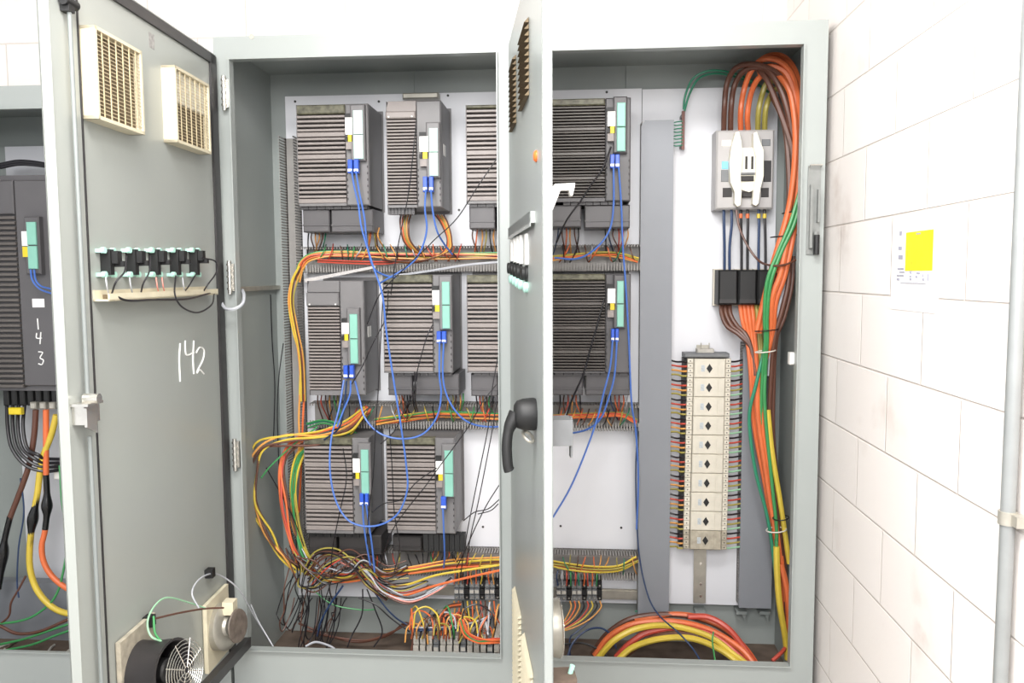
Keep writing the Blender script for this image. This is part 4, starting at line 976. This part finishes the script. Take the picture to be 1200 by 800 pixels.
# (their rail)
x0, x1, z0, z1 = R(478, 750, 588, 760, .22)
cw = ['orange','amber','yellow','black','orange','olive','orange','red','green','amber','orange','yellow','brown','orange','grey','amber']
for i in range(16):
    x = 482 + i*6.3; h = random.uniform(704, 726); tx = x + random.uniform(-16, 26)
    wire(cw[i], [(x, 748,.2), (x+random.uniform(-3,3), 736,.18), ((x+tx)/2, h,.22), (tx, h+12,.28), (tx+6, h+24,.33)], .0032, '%s wire from the left, %s, curling up from the bottom terminal row' % (ORD[i], cw[i]), 'wires curling up from the bottom terminal row', per=6)
bundle(['orange','orange','green','red','orange'], [(540,726,.17),(546,742,.16),(560,750,.15),(578,751,.15),(600,749,.2)], .0036, .007, '{o} {c} wire sweeping right at the bottom terminal row', 'wires sweeping right at the bottom terminal row')
bundle(['dark blue','grey','dark blue','black','grey'], [(486,736,.2),(510,736,.2),(530,735,.2),(555,730,.2),(575,722,.22)], .003, .006, '{o} {c} wire running level above the bottom terminal row', 'dark wires above the bottom terminal row')
bundle(['brown','orange','brown'], [(540,708,.3),(524,712,.25),(516,726,.22),(512,744,.2)], .0036, .005, '{o} {c} wire arching down left of the terminals', 'brown arch left of the terminals')
wire('brown', [(358,738,.35),(390,746,.33),(430,750,.32),(460,740,.32),(478,732,.3),(484,745,.26),(482,764,.22)], .0045, 'brown cable lying on the floor pan, ending at the bottom terminals')
wire('brown', [(350,730,.38),(385,744,.36),(420,752,.35),(455,744,.35),(474,730,.33),(486,736,.3)], .0045, 'second brown cable lying on the floor pan')
wire('dark blue', [(436,690,.28),(456,716,.28),(474,730,.3),(500,738,.3)], .003, 'dark blue wire slanting down to the bottom terminals')

def stubs(x0, x1, y0, y1, n, desc, yd=.35, seed=1):
    rs = random.Random(seed); cs_ = ['green','olive','amber','black','red','teal green','brown','yellow','grey','orange']
    for i in range(n):
        x = x0 + (x1-x0)*(i+.5)/n; c = cs_[rs.randrange(len(cs_))]; sw = rs.uniform(-9, 9)
        wire(c, [(x, y0+rs.uniform(-2, 2), .40), (x+sw*.3, (y0+y1)/2-rs.uniform(0, 4), yd), (x+sw, y1+rs.uniform(-2, 2), yd+.01), (x+sw*1.6, y1+5, .40)], .0024,
             '%s short %s wire from the left across %s' % (ORD[i], c, desc), 'short wires crossing ' + desc, 'duct_lead', 'lead', per=4, n=5)
stubs(378, 545, 287, 301, 20, 'the upper duct', seed=2); stubs(655, 742, 288, 302, 10, 'the upper duct at right', seed=3)
stubs(385, 580, 476, 490, 20, 'the middle duct', seed=4); stubs(655, 742, 478, 494, 11, 'the middle duct at right', seed=5)
stubs(420, 580, 648, 662, 18, 'the bottom duct', yd=.31, seed=6); stubs(655, 745, 652, 668, 10, 'the bottom duct at right', seed=7)
rs = random.Random(11); cs_ = ['amber','orange','yellow','brown','black','olive','grey','orange']
for i in range(16):
    x = 488 + i*6; a_ = rs.uniform(8, 20); h = rs.uniform(8, 22); yy = rs.uniform(728, 748); d_ = rs.uniform(.15, .24); c = cs_[i % 8]
    wire(c, [(x-a_, yy+6, d_), (x-a_*.8, yy-h*.7, d_+.02), (x, yy-h, d_+.03), (x+a_*.8, yy-h*.5, d_), (x+a_, yy+8, d_-.01)] if i*6+488+a_ < 580 else [(x-a_*1.5, yy+6, d_), (x-a_, yy-h*.7, d_+.02), (x-a_*.4, yy-h, d_+.03), (x, yy, d_)], .003,
         '%s %s wire loop from the left over the bottom terminals' % (ORD[i], c), 'wire loops over the bottom terminals', 'wire_loop', 'wire loop', n=6)
# ------------------------------------------------- blue network cables
def plug_cable(path, lab, plug=None, r=.0034, col='blue', y=.2):
    o = wire(col, path, r, lab, 'blue network cables', 'network_cable', 'network cable', y=y, n=7)
    if plug:
        o['_o'] = tuple(o.location)
        x0, x1, z0, z1 = R(*plug, .215)
        MB().cbox((x0, .207, z0), (x1, .228, z1), .002).build('plug', mat('plug_blue', (44, 84, 190), .35), o)
        MB().box((x0+.001, .2055, z0+(z1-z0)*.12), (x1-.001, .208, z0+(z1-z0)*.3)).build('plug_clip', white, o)
plug_cable([(412,200),(415,218),(420,240,.17),(424,268,.15),(436,308,.14),(448,345,.13),(453,390,.13),(462,450,.12),(470,500,.12),(476,545,.12),(477,575,.12),(465,603,.12),(440,616,.12),(412,612,.12),(395,590,.13),(387,555,.14),(388,515,.16),(397,480,.18),(403,445,.2)], 'blue network cable from the top left drive making the big loop over the bottom row', (408,187,413.5,203))
plug_cable([(417,200),(421,225),(427,255,.18),(430,285,.18),(437,312,.2),(450,322,.24),(470,326,.26)], 'blue network cable from the top left drive into the upper duct', (415,187,420.5,203))
plug_cable([(499,222),(498,245,.18),(500,270,.18),(492,296,.19),(478,312,.2),(455,326,.2),(445,332,.22)], 'left blue network cable from the second top drive', (496,207,501,225))
plug_cable([(505,222),(507,246,.18),(512,270,.19),(520,285,.24),(530,298,.3)], 'right blue network cable from the second top drive', (503,207,508,225))
plug_cable([(515,400),(515,440,.18),(517,462,.18),(512,488,.18),(496,508,.18),(472,514,.18),(446,508,.18),(428,490,.18),(421,466,.2),(416,446)], 'blue network cable slung between the two left drives of the middle row', (512,388,517,402))
plug_cable([(520,400),(519,440,.19),(524,464,.18),(536,484,.18),(552,496,.2),(575,500,.24),(610,498,.3)], 'blue network cable curving right from the middle row towards the post', (518,388,523,402))
plug_cable([(411,446),(410,462,.18),(402,482,.17),(395,500,.16)], 'short blue network cable below the narrow middle drive', (403,428,408,443), y=.21)
plug_cable([(406,446),(404,470,.2),(398,500,.2),(380,515,.25)], 'blue network cable end at the left of the middle duct', (410,428,415,443), col='dark blue')
plug_cable([(719,196),(719,240,.2),(714,270,.2),(697,292,.2),(676,303,.22),(650,302,.25)], 'left blue network cable from the top right drive', (715,181,720,197))
plug_cable([(725,196),(728,240,.21),(730,290,.22),(733,330,.22),(737,400,.23),(740,470,.25),(745,505,.28),(748,560,.3),(746,620,.33)], 'right blue network cable from the top right drive running down the panel edge', (721,181,726,197))
plug_cable([(718,398),(715,430,.18),(707,462,.17),(700,490,.17),(686,530,.16),(668,572,.14),(648,606,.12)], 'blue network cable slanting down behind the edge-on door', (716,385,720,400))
plug_cable([(723,398),(720,440,.19),(712,470,.19),(704,490,.2),(690,502,.22),(672,507,.25),(655,507,.3)], 'blue network cable bending left over the middle duct', (721,385,725,400))
plug_cable([(425,590),(426,612,.2),(430,640,.2),(434,662,.22)], 'left blue network cable from the left bottom drive', (422,578,426.5,592))
plug_cable([(429,590),(432,612,.2),(436,640,.2),(439,670,.22)], 'right blue network cable from the left bottom drive', (428,578,432,592))
plug_cable([(519,595),(520,620,.2),(521,650,.24),(520,665,.28)], 'blue network cable from the right bottom drive', (517,582,523,596))
wire('grey', [(455,324,.26),(500,318,.29),(550,310,.32),(600,306,.33)], .0045, 'pale blue-grey cable lying across the upper duct')

# ------------------------------------------------- thin black wires
G = 'thin loose black wires in the left bay'
blk = [
 ([(582,186,.15),(560,218,.14),(536,255,.13),(510,280,.13),(498,292,.14),(470,318,.15),(445,345,.16),(430,380,.16)], 'thin black wire slanting from the post down past the second drive'),
 ([(488,140,.2),(484,180,.18),(478,230,.18),(466,290,.18),(460,330,.18),(458,345,.2)], 'thin black wire hanging in front of the narrow top drive'),
 ([(507,380,.2),(500,395,.18),(490,430,.18),(484,460,.18),(474,480,.2),(462,505,.2),(446,520,.2)], 'thin black wire crossing the second middle drive'),
 ([(455,340,.17),(452,372,.16),(438,400,.16),(424,430,.17),(412,450,.18)], 'thin black wire beside the narrow middle drive'),
 ([(449,345,.17),(446,400,.16),(443,460,.16),(440,500,.17),(437,560,.17),(432,600,.18),(430,640,.2)], 'long thin black wire hanging left of the second middle drive'),
 ([(583,420,.14),(576,460,.13),(572,500,.13),(560,560,.13),(549,615,.14),(543,650,.16),(540,672,.2)], 'thin black wire hanging beside the centre post, left of two'),
 ([(585,440,.16),(579,490,.14),(570,540,.14),(560,590,.15),(552,625,.17),(546,660,.2)], 'thin black wire hanging beside the centre post, right of two'),
 ([(585,568,.12),(570,592,.12),(556,620,.13),(545,645,.15),(535,665,.2)], 'thin black wire curving to the post near the bottom row'),
 ([(582,450,.15),(566,470,.14),(552,495,.14),(536,518,.14),(516,545,.15),(498,570,.15),(474,600,.16),(458,625,.17),(446,660,.2)], 'thin black wire crossing diagonally over the right bottom drive'),
 ([(512,548,.18),(488,565,.17),(470,585,.17),(450,590,.17),(436,600,.18)], 'thin black wire stretched between the bottom row drives'),
 ([(402,525,.2),(406,560,.19),(398,600,.18),(390,640,.2),(388,665,.22)], 'thin black wire in front of the left bottom drive'),
 ([(317,345,.42),(319,400,.42),(322,450,.42),(321,500,.42),(319,540,.43)], 'black cable hanging down the inner left wall'),
 ([(332,402,.4),(327,440,.41),(325,480,.42),(326,520,.42),(328,560,.4),(336,600,.37),(345,640,.33)], 'thin black wire bowed beside the left slotted duct'),
 ([(312,548,.3),(330,580,.28),(345,610,.27),(356,640,.27)], 'thin black wire crossing the swept wires at the left'),
 ([(560,602,.14),(575,598,.13),(584,590,.13)], 'short thin dark wire touching the post'),
 ([(543,610,.16),(556,600,.15),(572,596,.14),(585,585,.13)], 'thin dark wire curling right of the bottom row'),
 ([(456,500,.2),(459,540,.19),(462,600,.19),(468,640,.2),(462,670,.22)], 'thin red-black wire down the left edge of the right bottom drive'),
]
for pts, l_ in blk: wire('black', pts, .002, l_, G, n=5)
wire('black', [(716,172,.2),(706,198,.18),(694,215,.18),(680,236,.18),(664,258,.18),(652,284,.2)], .0035, 'black wire slanting across the top right dark drive')
wire('black', [(708,350,.2),(700,380,.18),(690,415,.17),(683,440,.17),(672,464,.18),(664,486,.2)], .0035, 'black wire slanting across the right middle drive')
for dx in (0, 2.5):
    wire('black', [(486+dx,436,.24),(485+dx,450,.2),(484+dx,470,.22),(487+dx,482,.3)], .0028, '%s black wire below the gap of the second middle drive' % ('left' if dx == 0 else 'right'), 'paired black wires below the second middle drive')
G = 'black tangle of wires at the lower left'
for i in range(16):
    x = 331 + i*4.2 + random.uniform(-3, 3); yb = random.uniform(728, 762); dep = random.uniform(.2, .36)
    s_ = random.uniform(-14, 14); top = random.uniform(650, 676)
    wire('black' if i % 4 else 'brown', [(x+8, top, .3), (x+s_*.3, 690, dep), (x+s_, 715, dep), (x+s_*.6-5, yb-10, dep-.02), (x-2+s_*.2, yb, dep), (x+8, yb-22, dep+.03), (x+12, 700, dep+.04)], .0022,
         '%s dark wire from the left in the tangle hanging at the lower left' % ORD[i], G, n=5)
G = 'thin wires hanging over the floor pan'
wire('dark blue', [(402,686,.26),(388,706,.25),(376,728,.25),(372,745,.26)], .0038, 'dark blue wire hanging from the bottom duct to the floor pan', G)
wire('black', [(425,690,.25),(424,720,.25),(412,745,.24),(407,758,.2)], .0028, 'black wire hanging under the bottom duct, left of two', G)
wire('black', [(430,690,.25),(440,715,.24),(448,740,.24),(438,758,.2)], .0028, 'black wire hanging under the bottom duct, right of two', G)
wire('green', [(368,692,.3),(390,708,.28),(420,714,.28),(440,714,.28)], .0024, 'thin green wire sagging under the white panel edge', G)
wire('black', [(420,700,.25),(440,708,.24),(458,724,.24),(480,740,.24)], .0028, 'black wire slanting right to the bottom terminals', G)
wire('grey', [(358,757,.1),(370,752,.12),(385,756,.1),(392,760,.08)], .004, 'short pale wire lying just behind the sill', G)
wire('grey', [(294,708,.02),(303,728,.03),(316,750,.02),(320,757,.0)], .0022, 'thin pale wire crossing the lower left corner of the opening', G)

# ------------------------------------------------------ far left enclosure
fx1 = XL - .012; fzt = P(30, 128, 0).z; FZT = P(30, 100, 0).z; fzs = P(30, 762, 0).z
FX0 = P(-160, 400, 0).x; fo1 = P(100, 400, 0).x; fo0 = P(-120, 400, 0).x
FX1 = fx1
e2 = thing('electrical_enclosure', 'lower grey enclosure at the far left, partly hidden behind the open door', 'electrical cabinet', ((FX0+FX1)/2, 0, ZB))
b = MB(); b.box((FX0, 0, fzt), (FX1, th, FZT)); b.box((FX0, 0, ZB), (FX1, th, fzs)); b.box((fo1, 0, fzs), (FX1, th, fzt)); b.box((FX0, 0, fzs), (fo0, th, fzt))
b.box((fo0, -.012, fzt), (fo1, 0, fzt+.004)); b.box((fo0, -.012, fzs-.004), (fo1, 0, fzs)); b.box((fo1, -.012, fzs), (fo1+.004, 0, fzt))
b.build('front_frame', paint, e2)
b = MB(); b.box((FX0, th, ZB), (FX0+th, DEP, FZT)); b.box((FX1-th, th, ZB), (FX1, DEP, FZT)); b.box((FX0, th, FZT-th), (FX1, DEP, FZT)); b.box((FX0, DEP, ZB), (FX1, DEP+th, FZT)); b.build('housing', inner, e2)
z_ = zfl; MB().box((FX0+th, .02, ZB), (FX1-th, DEP-.001, z_)).build('inner_floor_pan', dirt, e2, label='brown dust-covered floor of the enclosure')
MB().box((FX0, .02, 0), (FX1, DEP-.02, ZB)).build('plinth', dark, e2)
x0, x1, z0, z1 = R(-140, 172, 130, 678, YP)
MB().box((P(18, 400, YP).x, YP, z0), (x1, YP+.004, z1)).build('mounting_panel', panelm, e2)
MB().box((FX0+.01, YP+.006, z0-.02), (P(17, 400, YP).x, YP+.01, z1)).build('mounting_panel', inner, e2)
MB().box((P(0,690,.45).x, .35, z_), (P(130,690,.45).x, .4, P(30,682,.35).z)).build('lower_tray', ductm, e2)
# big drive
yf = .2
x0, x1, z0, z1 = R(-60, 205, 64, 458, yf)
t = thing('motor_drive', 'tall grey finned drive with chalk number in the far left enclosure', 'motor drive', ((x0+x1)/2, YP, z0))
fxr = P(26, 400, yf).x
MB().box((x0, yf+.012, z0), (x1, YP-.002, z1)).cbox((fxr+.002, yf-.004, z0+.02), (x1, yf+.02, z1-.02)).build('drive_body', body_dark, t)
zf0, zf1 = P(20, 455, yf).z, P(20, 252, yf).z
fins(x0, fxr, zf0, zf1, yf+.012, yf-.008, 34, 0, .6).build('fin_cover', fin_dark, t)
MB().cbox((x0, yf-.008, zf1+.003), (fxr, yf+.014, z1-.02), .004).build('top_plate', body_dark, t)
a, b_, c, d = R(33, 260, 44, 315, yf-.03); cu = MB().cbox((a-.014, yf-.03, c-.02), (b_+.008, yf, d+.02)).build('control_unit', body_dark, t)
for q0, q1 in ((c, (c+d)/2-.002), ((c+d)/2+.002, d)): MB().cbox((a, yf-.037, q0), (b_, yf-.029, q1), .002).build('control_cover', teal, cu)
a, b_, c, d = R(26, 271, 33, 288, yf-.03); MB().box((a, yf-.033, c), (b_, yf-.029, d)).build('label_plate', white, t)
a, b_, c, d = R(27, 289, 33, 301, yf-.03); MB().box((a, yf-.033, c), (b_, yf-.029, d)).build('warning_label', yel, t)
a, b_, c, d = R(37, 350, 51, 360, yf-.01); MB().box((a, yf-.006, c), (b_, yf-.003, d)).build('white_tag', white, t)
m_ = MB()
for i in range(7):
    xx = P(2+i*9.5, 462, yf).x; zz = P(2+i*9, 470, yf).z; m_.cbox((xx-.012, yf+.02, zz-.02), (xx+.01, yf+.1, z0+.004)); 
m_.build('terminal_row', rubber, t)
m_ = MB()
for px in (40, 51, 62): q = P(px, 474, yf+.01); m_.cbox((q.x-.012, yf+.0, q.z-.016), (q.x+.012, yf+.04, q.z+.01))
m_.build('cable_clamp', zinc, t)
FP = lambda px, py: P(px, py, yf-.0055)
strokes(None, [[(44,373),(45,386)], [(43,390),(43,396),(49,396)], [(48,389),(47,403)], [(45,412),(50,413),(47,419),(51,422),(49,427),(45,426)]], .0022, 'handwritten_number', t, plane=FP)
G = 'thick cables in the far left enclosure'
def fl(c, pts, r, lab, splice=None):
    o = wire(c, pts, r, lab, G, 'power_cable', 'cable', y=.2, n=10)
    if splice:
        o['_o'] = tuple(o.location); q = [P(x, y_, .2) for x, y_ in splice]; ps = spline(q, 6); n_ = len(ps)
        MB().tube(ps, [.011 + .009*math.sin(math.pi*min(1, max(0, (i/(n_-1)-.25)/.6)))**2 for i in range(n_)], 12).build('taped_splice', tape, o, True, 'splice wrapped in black tape')
fl('brown', [(42,480),(40,510),(34,545),(22,580),(12,606),(6,630),(2,655),(-6,690)], .0105, 'brown thick cable with taped splice in the far left enclosure', [(12,605),(6,630),(4,645),(2,665),(-2,690)])
fl('orange', [(54,480),(54,520),(54,553),(55,590),(53,620),(49,640),(52,660),(64,678),(84,692),(110,700)], .0105, 'orange thick cable with taped splice in the far left enclosure', [(54,556),(55,575),(55,590),(55,602),(53,620)])
fl('yellow', [(66,486),(60,510),(49,540),(44,577),(40,600),(35,640),(36,670),(46,695),(66,714),(95,722),(120,728)], .0115, 'yellow thick cable with taped splice in the far left enclosure', [(44,577),(42,590),(39,605),(37,620),(35,640)])
for i in range(4):
    wire('black', [(8+i*7,472,.24),(9+i*6,500,.2),(14+i*6,525,.18),(30+i*5,545-i*4,.18),(52,552-i*5,.2),(72,550-i*4,.24)], .0065, '%s black cable from the left bending under the far left drive' % ORD[i], 'black cables under the far left drive', 'power_cable', 'cable', n=8)
x0, x1, z0, z1 = R(9, 478, 24, 486, .18); tag(MB().cbox((x0, .18, z0), (x1, .2, z1)).build('warning_tag', yel), 'small yellow tag on the black cables below the far left drive', 'tag')
fl('green', [(70,545),(71,560),(73,590),(79,630),(74,670),(64,700),(42,720),(20,728),(-8,731)], .0045, 'green earth wire curving down and left in the far left enclosure')
fl('brown', [(30,675),(22,690),(13,706),(10,722),(-5,735)], .004, 'thin brown wire in the lower left corner of the far left enclosure')
fl('brown', [(0,733),(20,742),(45,740),(70,730),(92,720)], .006, 'dark red-brown cable lying along the floor of the far left enclosure')
fl('green', [(0,755),(30,748),(60,738),(90,728)], .0045, 'first green wire lying on the far left enclosure floor')
fl('green', [(5,762),(38,755),(66,744),(95,734)], .0045, 'second green wire lying on the far left enclosure floor')
fl('dark blue', [(24,560),(28,600),(22,640),(20,680),(22,700)], .003, 'thin dark blue wire behind the splices in the far left enclosure')
for i in range(2):
    wire('blue', [(36+i*4,316,.165),(38+i*4,328,.15),(46+i*2,338+i*-3,.15),(58,343-i*5,.17),(76,348-i*6,.2)], .0035, '%s blue network cable from the far left drive' % ['lower','upper'][i], 'blue network cables', 'network_cable', 'network cable')
tag(MB().cbox(tuple(P(66,562,.24)-Vector((.012,0,.0))), tuple(P(73,545,.24)+Vector((0,.02,0)))).build('cable_marker', white), 'small white marker where black cables meet the green wire', 'marker')
for i in range(2):
    wire('black', [(0, 196-i*3, .3), (25, 192-i*3, .3), (60, 196-i*2, .3), (90, 206, .3)], .007, '%s dark corrugated hose above the far left drive' % ['lower','upper'][i], 'hoses above the far left drive', 'conduit_hose', 'hose')
m_ = MB()
random.seed(3)
for i in range(9):
    c = P(random.uniform(2, 88), random.uniform(752, 764), .12 + random.uniform(0, .2)); c.z = z_ + .004
    a_ = random.uniform(0, 3); L_ = random.uniform(.02, .05)
    o = MB(); o.tube([c - Vector((math.cos(a_)*L_, math.sin(a_)*L_, 0)), c + Vector((0, 0, .004)), c + Vector((math.cos(a_)*L_, math.sin(a_)*L_, 0))], .005, 6)
    tag(o.build('offcut', term_w if i % 3 else dirt, None, True), 'scrap of old cable sheath on the dusty floor of the far left enclosure', 'scrap', 'cable scraps on the far left enclosure floor')

# ------------------------------------------------------------ right wall
q = [PX(px, py, WX) for px, py in ((1047,262),(1103,257),(1103,368),(1047,362))]
y0, y1 = q[0].y, q[1].y; zt_ = (q[0].z+q[1].z)/2; zb_ = (q[2].z+q[3].z)/2
t = thing('paper_notice', 'white paper notice with a bright yellow square taped to the right wall', 'notice', (WX, (y0+y1)/2, zb_))
MB().box((WX-.0012, y1, zb_), (WX-.0002, y0, zt_)).build('paper_sheet', mat('paper', (236, 234, 236), .6, 0, .01, 20), t)
q = [PX(px, py, WX) for px, py in ((1063,271),(1095,270),(1095,317),(1063,317))]
MB().box((WX-.0022, q[1].y, (q[2].z+q[3].z)/2), (WX-.0013, q[0].y, (q[0].z+q[1].z)/2)).build('yellow_label', mat('notice_yellow', (246, 214, 30), .5, 0, .16, 45), t)
inkm = mat('notice_ink', (160, 160, 176), .6, 0, .1, 40); m_ = MB()
def mark(x0, y0, x1, y1):
    a = PX(x0, y0, WX); b_ = PX(x1, y1, WX); m_.box((WX-.0026, min(a.y,b_.y), min(a.z,b_.z)), (WX-.0021 if 1063 < x0 < 1095 and y0 < 316 else WX-.0013, max(a.y,b_.y), max(a.z,b_.z)))
for r_ in ((1055.5,271,1058,275.5),(1054,289,1058,292),(1054,299,1059,303),(1075,273,1080,274.2),(1053,314,1060,315.5),(1055,318,1061,319.2),(1052,322,1060,323.2),(1052,326,1055,328),(1067,318,1069,320),(1067,323,1069,324.5),(1067,326,1069,328),(1075,319,1079,320.5),(1074,323,1076,325),(1082,321,1083,324),(1082,326,1084,328.5),(1088,321,1089,328.5),(1056,331,1086,332.2)): mark(*r_)
for k in range(9): pass
m_.build('printed_marks', inkm, t)
tp = PX(1190, 400, WX-.02)
t = thing('conduit_pipe', 'thin vertical metal conduit pipe on the right wall, near the right edge', 'pipe', (WX-.02, tp.y, 0))
MB().cyl((WX-.02, tp.y, 0), (WX-.02, tp.y, 3.0), .0125, n=24).build('pipe', mat('conduit_metal', (150, 153, 153), .35, .35, .05, 20), t, True)
cz1 = PX(1184, 608, WX-.02).z
MB().cyl((WX-.02, tp.y, cz1-.012), (WX-.02, tp.y, cz1+.012), .016, n=24).box((WX-.022, tp.y-.035, cz1-.01), (WX-.0005, tp.y-.01, cz1+.01)).build('pipe_strap', zinc, t, True)

# door-stop pins on header (small grey ovals seen at the header top)
for px, py in ((295, 43),):
    c = P(px, py, 0); MB().cyl((c.x, -.002, c.z), (c.x, .0, c.z), .008, n=14).build('plug_cap', zinc, enc, True)

# ------------------------------------------------------------------ light
def area(name, loc, target, size, power, color=(1, 1, 1), sy=None):
    l_ = bpy.data.lights.new(name, 'AREA'); l_.energy = power; l_.size = size; l_.color = color
    if sy: l_.shape = 'RECTANGLE'; l_.size_y = sy
    o = bpy.data.objects.new(name, l_); COL.objects.link(o); o.location = loc
    o.rotation_euler = (Vector(target) - Vector(loc)).to_track_quat('-Z', 'Y').to_euler(); return o
area('ceiling_lamp_front', (-.7, -1.65, 2.93), (-.5, -1.2, 1.2), .6, 60, (1, .985, .965), 1.2)
area('ceiling_lamp_right', (.15, -1.9, 2.93), (.7, -1.5, 1.2), .4, 46, (1, .985, .965), .8)
area('front_fill_light', (-.3, -3.6, 2.3), (-.2, 0, 1.1), 1.6, 75, (1, .99, .975), 1.0)  # added bounce-like fill from behind the camera, not a ceiling fixture
w = bpy.data.worlds.new('room_light'); bpy.context.scene.world = w; w.use_nodes = True
w.node_tree.nodes['Background'].inputs[0].default_value = (.95, .97, 1, 1); w.node_tree.nodes['Background'].inputs[1].default_value = 1.0
vs = bpy.context.scene.view_settings
vs.view_transform = 'Standard'; vs.look = 'None'; vs.gamma = 1; vs.use_curve_mapping = False; vs.exposure = .33

for o in bpy.data.objects:
    if '_o' in o: del o['_o']
